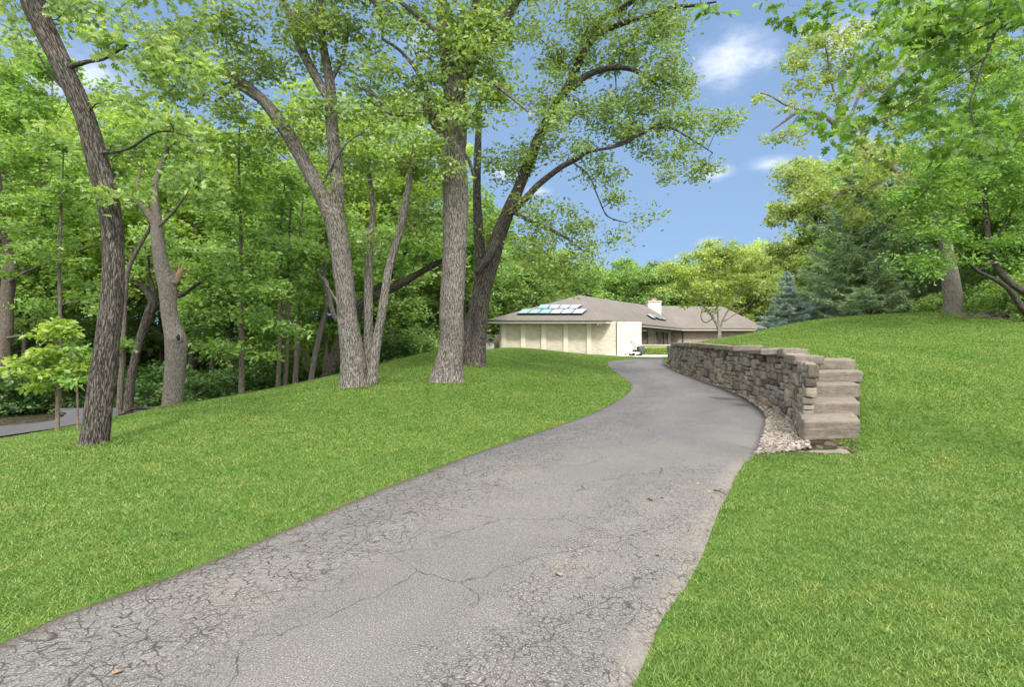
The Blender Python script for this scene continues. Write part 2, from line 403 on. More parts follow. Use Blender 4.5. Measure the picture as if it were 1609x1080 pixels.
# ------------------------------------------------------------------ driveway
def asphalt():
    m, nt, out = material('weathered_asphalt'); b = NT(nt)
    p = pos(b); uv = b.n('ShaderNodeSeparateXYZ'); b.link(b.n('ShaderNodeUVMap').outputs[0], uv.inputs[0])
    u, v = uv.outputs[0], uv.outputs[1]
    grit = b.noise(p, 105, 4, 0.8)[0]; med = b.noise(p, 22, 4, 0.65)[0]; big = b.noise(p, 0.7, 3, 0.6)[0]; strk = b.noise(b.mapping(b.n('ShaderNodeUVMap').outputs[0], (2.6, 0.22, 1)), 1.0, 3)[0]
    c = b.ramp(grit, [(0.33, (0.024, 0.022, 0.019)), (0.44, (0.115, 0.106, 0.096)), (0.56, (0.168, 0.156, 0.142)), (0.68, (0.42, 0.395, 0.365))])
    # newer, bluer surface past the bend's start
    far = b.math('ADD', v, b.math('MULTIPLY', b.math('SUBTRACT', big, 0.5), 3.2))
    fm = b.mapr(b.math('ADD', far, b.math('MULTIPLY', u, -1.2)), 14.0, 15.8, 0, 1, True)
    c = b.mix(b.math('MULTIPLY', fm, 0.75), c, b.mix(1.0, c, (0.80, 0.82, 0.90), 'MULTIPLY'))
    c = b.mix(b.mapr(strk, 0.40, 0.60, 0, 0.6), c, b.mix(1.0, c, (0.70, 0.71, 0.74), 'MULTIPLY'))
    c = b.mix(b.mapr(big, 0.5, 0.75, 0, 0.6), c, b.mix(1.0, c, (1.30, 1.22, 1.12), 'MULTIPLY'))
    # sandy margin on the lawn's side
    sd = b.math('ADD', u, b.math('MULTIPLY', b.math('SUBTRACT', med, 0.5), 0.22))
    nearm = b.mapr(v, 14.4, 13.4)
    sand = b.math('MULTIPLY', b.mapr(sd, 0.945, 1.03, 0, 0.8), nearm)
    c = b.mix(sand, c, (0.215, 0.185, 0.152))
    # cracks: alligator cells along the left side, longer cracks elsewhere
    warp = b.mix(0.16, p, b.noise(p, 4.0, 6, 0.65)[1], 'ADD'); warp = b.mix(0.5, warp, b.noise(p, 0.9, 3)[1], 'ADD')
    e1 = b.voro(b.mapping(warp, (1, 1, 0.0)), 12.5, 'DISTANCE_TO_EDGE')[0]
    e2 = b.voro(b.mapping(warp, (1, 1, 0.0), (3, 7, 0)), 0.75, 'DISTANCE_TO_EDGE')[0]
    e3 = b.voro(b.mapping(warp, (1, 1, 0.0), (1, 2, 0)), 22.0, 'DISTANCE_TO_EDGE')[0]
    un = b.math('ADD', u, b.math('MULTIPLY', b.math('SUBTRACT', big, 0.5), 0.35))
    left = b.mapr(un, 0.50, 0.22, 0, 1, True); right = b.math('MULTIPLY', b.mapr(un, 0.50, 0.74, 0, 1, True), nearm)
    patchy = b.mapr(b.noise(p, 2.6, 5, 0.7)[0], 0.36, 0.56)
    k1 = b.math('MULTIPLY', b.math('MULTIPLY', b.mapr(e1, 0.055, 0.015), b.mapr(b.noise(p, 9.0, 3)[0], 0.34, 0.50)), b.math('MULTIPLY', left, b.mapr(v, 26, 17)))
    k3 = b.math('MULTIPLY', b.mapr(e3, 0.06, 0.015), b.math('MULTIPLY', b.math('MAXIMUM', b.math('MULTIPLY', right, 0.9), b.math('MULTIPLY', left, 0.6)), patchy))
    k2 = b.math('MULTIPLY', b.mapr(e2, 0.0042, 0.001), b.math('MULTIPLY', patchy, 0.9))
    k = b.math('MAXIMUM', b.math('MAXIMUM', k1, k2), k3, True)
    c = b.mix(b.math('MULTIPLY', k, 0.9), c, (0.028, 0.025, 0.022))
    lo_ = b.mapr(b.math('ADD', u, b.math('MULTIPLY', b.math('SUBTRACT', med, 0.5), 0.06)), 0.035, 0.0, 0, 0.75); c = b.mix(lo_, c, (0.085, 0.062, 0.04))
    # dark crumbly shoulder against gravel and grass on the left edge
    eg = b.math('MULTIPLY', b.mapr(b.math('ADD', u, b.math('MULTIPLY', b.math('SUBTRACT', med, 0.5), 0.05)), 0.965, 0.995), b.mapr(v, 14.2, 15.2))
    c = b.mix(b.math('MULTIPLY', eg, 0.8), c, (0.06, 0.06, 0.065))
    hgt = b.math('SUBTRACT', b.math('ADD', b.math('MULTIPLY', grit, 0.5), b.math('MULTIPLY', med, 0.3)), b.math('MULTIPLY', k, 1.2))
    b.link(b.bsdf(c, 0.88, b.bump(hgt, 0.55, 0.012), 0.25), out.inputs[0]); return m
M, N = 300, 22
Lr, Rr = resample(Ld, M), resample(Rd, M)
tt = np.linspace(0, 1, N)
XY = Lr[:, None] * (1 - tt[None, :, None]) + Rr[:, None] * tt[None, :, None]
vl = np.concatenate([[0], np.cumsum(np.linalg.norm(np.diff((Lr + Rr) / 2, axis=0), axis=1))])
crown = 0.025 * (1 - (2 * tt - 1) ** 2)
wob = (fbm(np.stack([XY[..., 0].ravel() * 3, XY[..., 1].ravel() * 3, np.zeros(M * N)], 1), 2).reshape(M, N) - .37)
jit = wob * 0.05
XY[:, 0, 0] += jit[:, 0]; XY[:, -1, 0] += jit[:, -1]
DZ = Dz(XY[..., 1]) + crown[None] + 0.004
V = np.concatenate([XY, DZ[..., None]], -1)
skl = V[:, :1] - [[0.03, 0, 0.12]]; skr = V[:, -1:] - [[-0.03, 0, 0.12]]
V = np.concatenate([skl, V, skr], 1)
UVd = np.stack([np.broadcast_to(np.concatenate([[0], tt, [1]]), (M, N + 2)), np.broadcast_to(vl[:, None], (M, N + 2))], -1)
jj, ii = np.meshgrid(np.arange(M - 1), np.arange(N + 1), indexing='ij'); a = (jj * (N + 2) + ii).ravel()
dw = mk('driveway', V.reshape(-1, 3), [np.stack([a, a + 1, a + N + 3, a + N + 2], -1)], asphalt(), uv=UVd.reshape(-1, 2))
prop(dw, 'cracked grey asphalt driveway curving up to the house', 'driveway', kind='structure')

conc = simple('pale_concrete', (0.62, 0.59, 0.54), 0.85, 0.2, 0, 0.12, 3.0, 0.2)
pad = np.array([(1.2,40.75),(3.0,40.0),(5.0,39.5),(6.3,38.8),(6.5,37.4),(9.6,37.2),(12.6,39.5),(13.5,42.6),(9.4,43.2),(7.6,41.2),(1.2,41.1)])
g = Geo(); g.prism(pad, 0.5, 0.742); o = g.build('forecourt', conc, smooth=False)
prop(o, 'pale concrete forecourt between driveway and house wall', 'pavement', kind='structure')

# side road in the left background
rc = np.array([(-40,13.4),(-26,15.6),(-17.5,16.5),(-14.4,17.0),(-13.3,17.8),(-13.5,19.8),(-16.3,23),(-21,27)])
rl = resample(dense(rc, 0.3), 70); tn = np.gradient(rl, axis=0); tn /= np.linalg.norm(tn, axis=1)[:, None]; nr = np.c_[-tn[:, 1], tn[:, 0]]
cols = [rl + nr * w for w in (-1.75, -0.9, 0, 0.9, 1.75)]
RV = np.stack(cols, 1); rz = np.max(np.stack([H(RV[:, q, 0], RV[:, q, 1]) for q in range(5)], 1), axis=1) + 0.03
RV = np.concatenate([RV, np.broadcast_to(rz[:, None, None], (70, 5, 1))], -1)
jj, ii = np.meshgrid(np.arange(69), np.arange(4), indexing='ij'); a = (jj * 5 + ii).ravel()
o = mk('road', RV.reshape(-1, 3), [np.stack([a, a + 1, a + 6, a + 5], -1)], simple('road_asphalt', (0.075, 0.072, 0.074), 0.9, 0.2, 0, 0.25, 4.0, 0.2))
prop(o, 'smooth grey lane running through the trees at the left edge', 'road', kind='structure')
ROAD = np.concatenate([rl + nr * 1.75, (rl - nr * 1.75)[::-1]])

# ------------------------------------------------------------------ gravel, stones, slabs
GR = np.concatenate([Rd[(Rd[:, 1] > 7.95) & (Rd[:, 1] < 31)], WALL[::-1], [[4.55, 8.75], [4.35, 8.3]]])
gpoly = GR.copy()
n = 15000
bx = rng.uniform([3.3, 7.7], [8.2, 29], (150000, 2)); bx = bx[in_poly(bx[:, 0], bx[:, 1], gpoly)]
dnear = np.interp(bx[:, 1], [8, 16, 28], [1.0, 0.55, 0.25]); bx = bx[rng.random(len(bx)) < dnear]
bz = H(bx[:, 0], bx[:, 1])
ph = (1 + 5 ** .5) / 2
ico = np.array([(-1,ph,0),(1,ph,0),(-1,-ph,0),(1,-ph,0),(0,-1,ph),(0,1,ph),(0,-1,-ph),(0,1,-ph),(ph,0,-1),(ph,0,1),(-ph,0,-1),(-ph,0,1)]) / 1.9
icf = np.array([(0,11,5),(0,5,1),(0,1,7),(0,7,10),(0,10,11),(1,5,9),(5,11,4),(11,10,2),(10,7,6),(7,1,8),(3,9,4),(3,4,2),(3,2,6),(3,6,8),(3,8,9),(4,9,5),(2,4,11),(6,2,10),(8,6,7),(9,8,1)])
def rotz(a): c, s = np.cos(a), np.sin(a); z = 0 * a; return np.stack([np.stack([c, -s, z], -1), np.stack([s, c, z], -1), np.stack([z, z, z + 1], -1)], -2)
k = len(bx); sz = rng.uniform(0.014, 0.032, k) * np.interp(bx[:, 1], [8, 16, 28], [1, 1.3, 1.9])
sc = np.stack([sz * rng.uniform(.8, 1.4, k), sz, sz * rng.uniform(.5, .8, k)], -1)
PV = ico[None] * rng.uniform(.75, 1.2, (k, 12, 1)) * sc[:, None]
PV = np.einsum('nij,nkj->nki', rotz(rng.uniform(0, 6.28, k)), PV) + np.c_[bx, bz + sz * 0.5 + rng.random(k) * .02][:, None]
m, nt, out = material('river_gravel'); b = NT(nt)
c = b.ramp(b.n('ShaderNodeNewGeometry').outputs['Random Per Island'], [(0, (0.085, 0.058, 0.04)), (0.25, (0.17, 0.132, 0.098)), (0.55, (0.225, 0.19, 0.15)), (0.85, (0.36, 0.325, 0.275)), (1, (0.12, 0.11, 0.105))])
b.link(b.bsdf(c, 0.75, None, 0.3), out.inputs[0])
g = Geo(); g.add(PV.reshape(-1, 3), [(icf[None] + 12 * np.arange(k)[:, None, None]).reshape(-1, 3)])
# bed under the stones
o = g.build('gravel', m, smooth=False); prop(o, 'tan and white gravel strip at the foot of the stone wall', 'gravel', kind='stuff')
bedm = simple('gravel_bed', (0.36, 0.31, 0.25), 0.95, 0.1, 0, 0.5, 30.0, 0.6)
Gl = resample(Rd[(Rd[:, 1] > 8.12) & (Rd[:, 1] < 29)], 80); Gw = resample(np.concatenate([[[4.3, 8.32], [4.5, 8.7]], WALL]), 80)
cc = [Gl * (1 - t) + Gw * t for t in (0, .25, .5, .75, 1)]
GV = np.stack(cc, 1); GV = np.concatenate([GV, (H(GV[..., 0], GV[..., 1]) + 0.012)[..., None]], -1)
jj, ii = np.meshgrid(np.arange(79), np.arange(4), indexing='ij'); a = (jj * 5 + ii).ravel()
o = mk('gravel_bed', GV.reshape(-1, 3), [np.stack([a, a + 1, a + 6, a + 5], -1)], bedm); prop(o, 'sandy bed under the gravel strip', 'gravel', kind='structure')

def stone_mat(name, cols):
    m, nt, out = material(name); b = NT(nt)
    gm = b.n('ShaderNodeNewGeometry'); oc = b.n('ShaderNodeTexCoord').outputs['Object']
    c = b.ramp(gm.outputs['Random Per Island'], cols)
    n1 = b.noise(oc, 9, 5, 0.65)[0]; n2 = b.noise(b.mapping(oc, (2, 2, 14)), 2.0, 4, 0.6)[0]; n3 = b.noise(oc, 2.2, 3)[0]
    c = b.mix(b.mapr(n1, 0.35, 0.7, 0, 0.75), c, b.mix(1.0, c, (0.55, 0.55, 0.56), 'MULTIPLY'))
    c = b.mix(b.mapr(n2, 0.5, 0.7, 0, 0.6), c, b.mix(1.0, c, (1.25, 1.15, 0.98), 'MULTIPLY'))
    c = b.mix(b.mapr(n3, 0.55, 0.7, 0, 0.5), c, (0.22, 0.17, 0.115))
    h = b.math('ADD', b.math('MULTIPLY', n1, 0.7), b.math('MULTIPLY', n2, 0.8))
    b.link(b.bsdf(c, 0.9, b.bump(h, 0.8, 0.03), 0.2), out.inputs[0]); return m
wall_mat = stone_mat('field_stone', [(0, (0.085, 0.072, 0.058)), (0.2, (0.19, 0.165, 0.135)), (0.4, (0.26, 0.225, 0.185)), (0.6, (0.16, 0.152, 0.146)), (0.8, (0.28, 0.235, 0.18)), (1, (0.21, 0.193, 0.172))])
slab_mat = stone_mat('slab_stone', [(0, (0.165, 0.14, 0.112)), (1, (0.205, 0.177, 0.143))])
cap_mat = stone_mat('cap_stone', [(0, (0.17, 0.147, 0.122)), (1, (0.225, 0.195, 0.162))])

def cube_grid(n):
    V = []; Fq = []; idx = {}
    lin = np.linspace(-1, 1, n + 1)
    def vid(p):
        q = tuple(np.round(p, 5))
        if q not in idx: idx[q] = len(V); V.append(p)
        return idx[q]
    for ax in range(3):
        for sgn in (-1, 1):
            o1, o2 = [(1, 2), (2, 0), (0, 1)][ax]
            for i in range(n):
                for j in range(n):
                    cs = []
                    for di, dj in ((0, 0), (1, 0), (1, 1), (0, 1)):
                        p = np.zeros(3); p[ax] = sgn; p[o1] = lin[i + di]; p[o2] = lin[j + dj]; cs.append(vid(p))
                    Fq.append(cs if sgn > 0 else cs[::-1])
    return np.array(V), np.array(Fq)
CGV, CGF = cube_grid(6); CGV8, CGF8 = cube_grid(10)
def stone(g, frame, size, k=9.0, amp=0.03, seed=0.0, hi=False, layer=0.0):
    """rough rounded block. frame: (origin, ex, ey, ez); size = half extents"""
    o, ex, ey, ez = frame; P0, Fc = (CGV8, CGF8) if hi else (CGV, CGF)
    kn = (np.abs(P0) ** k).sum(1) ** (1 / k)
    P = P0 / kn[:, None] * np.asarray(size)
    W = o + P[:, :1] * ex + P[:, 1:2] * ey + P[:, 2:] * ez
    nrm = P0 / np.linalg.norm(P0, axis=1)[:, None]
    d = (fbm(W * 5 + seed, 3) - 0.43) * 2 * amp + (vnoise(W * 17 + seed) - .5) * amp * 0.5
    if layer: d = d + (vnoise(np.c_[W[:, 0] * 0.6 + seed, W[:, 1] * 0.6, W[:, 2] * 22]) - 0.5) * layer * (np.abs(P0[:, 2]) < 0.99)
    W = W + d[:, None] * (nrm[:, :1] * ex + nrm[:, 1:2] * ey + nrm[:, 2:] * ez)
    g.add(W, [Fc])

# dry-stone retaining wall: coursed rough blocks of many sizes following the foot line
wl = np.concatenate([[0], np.cumsum(np.linalg.norm(np.diff(WALL, axis=0), axis=1))]); WLEN = wl[-1]
def wpt(s): return np.array([np.interp(s, wl, WALL[:, 0]), np.interp(s, wl, WALL[:, 1])])
def wframe(s):
    t = wpt(min(WLEN, s + .25)) - wpt(max(0, s - .25)); t /= np.linalg.norm(t)
    return np.array([t[0], t[1], 0]), np.array([t[1], -t[0], 0])      # along, into the bank
def wtop(s): 
    y = wpt(s)[1]
    return float(np.interp(y, [9, 11.3, 11.5, 15.5, 22, 26, 26.3, 28], [1.34, 1.36, 1.47, 1.50, 1.62, 1.60, 1.48, 1.47]))
def wbase(s): return float(Dz(wpt(s)[1])) - 0.12
def split_rect(s0, s1, t0, t1, out, r):
    L = s1 - s0; hgt = (t1 - t0) * 1.35
    if L > 1.6 * max(hgt, 0.22) and L > 0.46 or (L > 0.72):
        c = s0 + L * r.uniform(.36, .64); split_rect(s0, c, t0, t1, out, r); split_rect(c, s1, t0, t1, out, r)
    elif hgt > 0.34 or (hgt > 0.19 and r.random() < 0.5):
        c = t0 + (t1 - t0) * r.uniform(.38, .62); split_rect(s0, s1, t0, c, out, r); split_rect(s0, s1, c, t1, out, r)
    else: out.append((s0, s1, t0, t1))
rects = []; r2 = np.random.default_rng(21); s = 0.0
while s < WLEN - .3:
    e = min(WLEN, s + r2.uniform(.7, 1.6)); cut = r2.uniform(.28, .42); cut2 = r2.uniform(.62, .76)
    for t0, t1 in ((0, cut), (cut, cut2), (cut2, 1)): split_rect(s, e, t0, t1, rects, r2)
    s = e
wall_root = empty('stone_wall', (WALL[40][0], WALL[40][1], wbase(4)), 'dry stacked retaining wall of rough grey brown blocks holding up the lawn mound', 'stone wall')
wo = np.array(wall_root.location)
g = Geo()
for s0, s1, t0, t1 in rects:
    sm = (s0 + s1) / 2; ex, ey = wframe(sm); b0, tp = wbase(sm), wtop(sm) - 0.07
    z0, z1 = b0 + (tp - b0) * t0, b0 + (tp - b0) * t1
    lean = 0.10 * ((z0 + z1) / 2 - b0)
    dep = 0.17 if sm > 1.9 else 0.075; off = r2.uniform(-.05, .06) if sm > 1.9 else r2.uniform(-.03, .02)
    c = np.array([*wpt(sm), (z0 + z1) / 2]) + ey * (dep + off + lean)
    gap = r2.uniform(.010, .030)
    stone(g, (c, ex, ey, np.array([0, 0, 1.0])), ((s1 - s0) / 2 - gap * .6, dep, (z1 - z0) / 2 - gap * .5), r2.uniform(22, 45), r2.uniform(.02, .05), r2.uniform(0, 90), layer=0.012)
g.build('block_face', wall_mat, wall_root, wo)
g = Geo()                                           # dark packed core behind the joints
ss = np.arange(1.9, WLEN, .2)
core = []
for s in ss:
    ex, ey = wframe(s); p = wpt(s); b0, tp = wbase(s), wtop(s) - .16
    core.append([(*(p + ey[:2] * .14), b0 - .2), (*(p + ey[:2] * .22), tp), (*(p + ey[:2] * .40), tp), (*(p + ey[:2] * .40), b0 - .2)])
core = np.array(core); nn = len(core); jj, ii = np.meshgrid(np.arange(nn - 1), np.arange(4), indexing='ij')
a = (jj * 4 + ii).ravel(); bq = (jj * 4 + (ii + 1) % 4).ravel()
g.add(core.reshape(-1, 3), [np.stack([a, bq, bq + 4, a + 4], -1), np.array([[0, 1, 2, 3]]), np.array([[3, 2, 1, 0]]) + 4 * (nn - 1)])
g.build('packed_core', simple('packed_soil', (0.05, 0.042, 0.034), 0.95, .1, 0, .3, 20, .4), wall_root, wo)
s = 1.55
g = Geo()
while s < WLEN - .2:
    e = min(WLEN, s + (r2.uniform(.8, 1.3) if wpt(s)[1] < 15 else r2.uniform(.4, .8))); sm = (s + e) / 2; ex, ey = wframe(sm)
    th = 0.085 if wpt(sm)[1] < 15 else r2.uniform(.06, .085)
    c = np.array([*wpt(sm), wtop(sm) - th + .015]) + ey * (.29 + r2.uniform(-.03, .03))
    stone(g, (c, ex, ey, np.array([0, 0, 1.0])), ((e - s) / 2 - .010, .25, th), 30, .022, r2.uniform(0, 90), True, .01)
    s = e
g.build('cap_course', cap_mat, wall_root, wo)
# long second-course slabs behind the near end, as the photo shows
g = Geo()
for pxa, pxb, pya, Y in ((1150,1196,543.5,13.6),(1194,1246,549,12.4)):
    A_, B_ = at(pxa, pya, Y), at(pxb, pya + 1.5, Y - .35); e = (B_ - A_); L = np.linalg.norm(e[:2]); ex = np.array([e[0] / L, e[1] / L, 0]); ey = np.array([-ex[1], ex[0], 0])
    c = (A_ + B_) / 2 - [0, 0, .05] + ey * .18
    stone(g, (c, ex, ey, np.array([0, 0, 1.0])), (L / 2, .2, .07), 12, .012, Y, True)
g.build('upper_slab', cap_mat, wall_root, wo)

steps = empty('stone_steps', (4.9, 8.75, 0.0), 'flight of five thick stone slab steps beside the end of the wall', 'steps')
so = np.array(steps.location)
for q, (xl, xr, pf, pb, Y, thick) in enumerate([(1264,1353,660,646,8.7,.40),(1264,1353,632,620,9.2,.25),(1266,1353,603.5,598,9.7,.26),(1280,1356,583,579,10.2,.22),(1258,1345,565,562,10.7,.21)]):
    l = at(xl, pf, Y); r = at(xr, pf, Y); bk = at((xl + xr) / 2, pb, Y + .62); dz = bk[2] - l[2]
    ex = np.array([1.0, 0, 0]); ey = np.array([0.22, .62, dz]); ey /= np.linalg.norm(ey); ez = np.cross(ex, ey); ez /= np.linalg.norm(ez)
    c = (l + r) / 2 + ey * .36 - ez * thick / 2
    g = Geo(); stone(g, (c, ex, ey, ez), ((r[0] - l[0]) / 2, .37, thick / 2 - .012), 34, .018 if q else .03, q * 7.3, True, .022 if q == 0 else .01)
    o = g.build('step', slab_mat, steps, so)
o = None
g = Geo(); l, r = at(1242, 708, 8.3), at(1330, 714, 8.15)
e = r - l; ex = np.array([e[0], e[1], 0]); ex /= np.linalg.norm(ex); ey = np.array([-ex[1], ex[0], .06]); ez = np.array([0, 0, 1.0])
stone(g, ((l + r) / 2 + ey * .18 - ez * .05, ex, ey, ez), (.43, .26, .07), 12, .02, 3.3, True)
prop(g.build('paving_slab', slab_mat, None, (4.4, 8.4, .05)), 'flat stone slab set in the ground below the lowest step', 'stone slab')
# ------------------------------------------------------------------ grass blades
res = 0.06; mx0, my0 = -24.0, -1.0; mw, mh = int(48 / res), int(34 / res)
MX, MY = np.meshgrid(mx0 + (np.arange(mw) + .5) * res, my0 + (np.arange(mh) + .5) * res)
mask = in_poly(MX, MY, LAWN) & ~in_poly(MX, MY, DR_POLY) & ~in_poly(MX, MY, gpoly) & ~in_poly(MX, MY, ROAD)
wd, ws, wk = poly_dist(MX, MY, WALL); mask &= ~((wd < 0.52) & (ws >= 0)) 
mask &= ~in_poly(MX, MY, np.array([(4.42, 8.62), (5.3, 8.65), (5.6, 9.25), (6.0, 9.85), (6.3, 10.3), (6.42, 10.75), (6.4, 11.2), (5.2, 11.3)]))
mask &= ~in_poly(MX, MY, np.array([(4.0, 8.2), (4.9, 8.05), (4.95, 8.75), (4.1, 8.8)]))
NB = 2000000
lo, hi = 2.0, 40.0
e = 0.7                                          # blades thin out with distance
r = (lo ** e + rng.random(NB) * (hi ** e - lo ** e)) ** (1 / e)
th = rng.uniform(-math.radians(50), math.radians(50), NB)
bxy = np.stack([r * np.sin(th), r * np.cos(th)], 1)
ix = ((bxy[:, 0] - mx0) / res).astype(int); iy = ((bxy[:, 1] - my0) / res).astype(int)
ok = (ix >= 0) & (ix < mw) & (iy >= 0) & (iy < mh); ok[ok] &= mask[iy[ok], ix[ok]]
bxy = bxy[ok]; r = r[ok]; k = len(bxy); bxy += rng.normal(0, .022, (k, 2))
tuft = fbm(np.c_[bxy * 2.2, np.zeros(k)], 3)
hgt = rng.uniform(0.012, 0.033, k) * (0.6 + 0.9 * tuft) * np.interp(r, [3, 14], [1, 1.25])
for bpx, bpy_, bY, br in ((147,699,9,.34),(560,607,15,.60),(703,597,15.5,.62),(745,574,19,.55),(273,637,15,.34),(90,678,12.5,.10),(380,622,17,.14),(188,652,15.6,.14)):
    bb = at(bpx, bpy_, bY); dd = np.hypot(bxy[:, 0] - bb[0], bxy[:, 1] - bb[1] - .1); hgt *= 1 + 1.6 * np.exp(-((dd - br) / .14) ** 2)      # mower leaves it longer round the trunks
wid = rng.uniform(0.0022, 0.0040, k) * np.interp(r, [2, 5, 12, 25, 40], [1.0, 1.5, 3.4, 6.5, 9])
an = rng.uniform(0, 2 * math.pi, k); ln = rng.uniform(0.3, 1.9, k) * hgt
wx, wy = np.cos(an) * wid, np.sin(an) * wid
ba = an + math.pi / 2 + rng.uniform(-1.2, 1.2, k)
bz = H(bxy[:, 0], bxy[:, 1]) - 0.006
GVv = np.empty((k, 3, 3), np.float32)
GVv[:, 0] = np.c_[bxy[:, 0] - wx, bxy[:, 1] - wy, bz]; GVv[:, 1] = np.c_[bxy[:, 0] + wx, bxy[:, 1] + wy, bz]
GVv[:, 2] = np.c_[bxy[:, 0] + np.cos(ba) * ln, bxy[:, 1] + np.sin(ba) * ln, bz + hgt]
def grass_mat():
    m, nt, out = material('grass_blade'); b = NT(nt)
    gm = b.n('ShaderNodeNewGeometry'); p = gm.outputs['Position']
    c = b.ramp(gm.outputs['Random Per Island'], [(0, (0.045, 0.10, 0.014)), (0.4, (0.10, 0.19, 0.030)), (0.86, (0.18, 0.28, 0.06)), (0.975, (0.22, 0.30, 0.085)), (1, (0.34, 0.34, 0.16))])
    big = b.noise(p, 0.5, 4, 0.6)[0]; mid = b.noise(p, 3.5, 3, 0.6)[0]
    c = b.mix(b.mapr(mid, 0.40, 0.68, 0, 0.9), c, b.mix(1.0, c, (1.50, 1.18, 1.45), 'MULTIPLY'))
    c = b.mix(b.mapr(big, 0.42, 0.62, 0, 0.8), c, b.mix(1.0, c, (0.70, 0.86, 0.7), 'MULTIPLY'))
    dry = b.noise(p, 1.3, 5, 0.65)[0]; c = b.mix(b.mapr(dry, 0.56, 0.74, 0, 0.7), c, b.mix(1.0, c, (1.75, 1.22, 1.5), 'MULTIPLY'))
    d = b.bsdf(c, 0.55, None, 0.3); t = b.n('ShaderNodeBsdfTranslucent'); b.link(b.mix(1.0, c, (1.4, 1.35, 0.7), 'MULTIPLY'), t.inputs[0])
    x = b.n('ShaderNodeMixShader', i_Fac=0.35); b.link(d, x.inputs[1]); b.link(t.outputs[0], x.inputs[2]); b.link(x.outputs[0], out.inputs[0]); return m
gr = mk('grass', GVv.reshape(-1, 3), [np.arange(3 * k).reshape(-1, 3)], grass_mat(), smooth=False)
prop(gr, 'short mown green grass covering both sides of the driveway', 'grass', kind='stuff')
# ------------------------------------------------------------------ house
def brick(name, base, sx=5.0):
    m, nt, out = material(name); b = NT(nt)
    oc = b.n('ShaderNodeTexCoord').outputs['Object']
    bt = b.n('ShaderNodeTexBrick'); xyz = b.n('ShaderNodeSeparateXYZ'); b.link(oc, xyz.inputs[0])
    cb = b.n('ShaderNodeCombineXYZ'); b.link(b.math('ADD', xyz.outputs[0], b.math('MULTIPLY', xyz.outputs[1], 0.55)), cb.inputs[0]); b.link(xyz.outputs[2], cb.inputs[1])
    b.link(cb.outputs[0], bt.inputs['Vector'])
    bt.inputs['Scale'].default_value = 1.0; bt.inputs['Brick Width'].default_value = 0.30; bt.inputs['Row Height'].default_value = 0.09; bt.inputs['Mortar Size'].default_value = 0.010
    bt.inputs['Color1'].default_value = (*[v * 1.12 for v in base], 1); bt.inputs['Color2'].default_value = (*[v * 0.80 for v in base], 1); bt.inputs['Mortar'].default_value = (*[min(1, v * .95) for v in base], 1)
    n = b.noise(b.mapping(oc, (0.7, 0.7, 0.35)), 1.6, 4)[0]
    st = b.noise(b.mapping(oc, (1.5, 1.5, 12)), 1.0, 3)[0]
    c = b.mix(b.mapr(n, 0.4, 0.7, 0, 0.35), bt.outputs[0], (0.50, 0.40, 0.29))
    c = b.mix(b.mapr(st, 0.45, 0.7, 0, 0.3), c, [min(1, v * 1.25) for v in base])
    b.link(b.bsdf(c, 0.9, b.bump(bt.outputs['Fac'], -0.3, 0.01), 0.2), out.inputs[0]); return m
M_brick = brick('cream_brick', (0.53, 0.475, 0.39))
M_sunlit = brick('sunlit_brick', (0.62, 0.58, 0.51))  # paler copy of the cream brick, full sun put into its colour
M_trim = simple('cream_trim', (0.60, 0.545, 0.45), 0.6, 0.3, 0, 0.08)
M_dark = simple('dark_bronze', (0.06, 0.05, 0.042), 0.45, 0.4, 0, 0.1)
M_frame = simple('window_frame', (0.50, 0.44, 0.35), 0.5, 0.4, 0, 0.08)
def shingle():
    m, nt, out = material('brown_shingle'); b = NT(nt); oc = b.n('ShaderNodeTexCoord').outputs['Object']
    n = b.noise(b.mapping(oc, (3, 3, 26)), 1.0, 4, 0.65)[0]; big = b.noise(oc, 0.5, 4)[0]; f = b.noise(oc, 14, 3, 0.7)[0]
    c = b.ramp(n, [(0.3, (0.108, 0.093, 0.081)), (0.7, (0.19, 0.165, 0.144))])
    c = b.mix(b.mapr(big, 0.4, 0.7, 0, 0.35), c, (0.21, 0.185, 0.163))
    c = b.mix(b.mapr(f, 0.55, 0.75, 0, 0.4), c, (0.09, 0.072, 0.064))
    b.link(b.bsdf(c, 0.9, b.bump(n, 0.5, 0.03), 0.2), out.inputs[0]); return m
M_roof = shingle()
def glass(name, col, rough=0.06):
    m, nt, out = material(name); b = NT(nt)
    b.link(b.bsdf(col, rough, None, 0.9), out.inputs[0]); return m
M_glass = glass('dark_window_glass', (0.03, 0.035, 0.035)); M_pv_sky = glass('sky_reflection_glass', (0.42, 0.45, 0.49), 0.12); M_pv_tree = glass('tree_reflection_glass', (0.25, 0.37, 0.36), 0.12)  # panel colours carry painted reflections: bright sky in the pale, trees in the teal
M_sky = glass('skylight_glass', (0.42, 0.50, 0.56), 0.1)

HO = np.array([0.0, 41.0, 0.6])
house = empty('house', HO, 'low cream brick house with brown hipped roofs and solar panels', 'house')
d2 = np.array([0.478, 0.878]); nrm = np.array([-0.878, 0.478]); d3 = np.array([*d2, 0])
def hp(name, g, mat, parent=None, smooth=False):
    o = g.build(name, mat, parent if parent is not None else house, HO, smooth); return o
XL, XR = at(785, 0, 41)[0], at(968.5, 0, 41)[0]
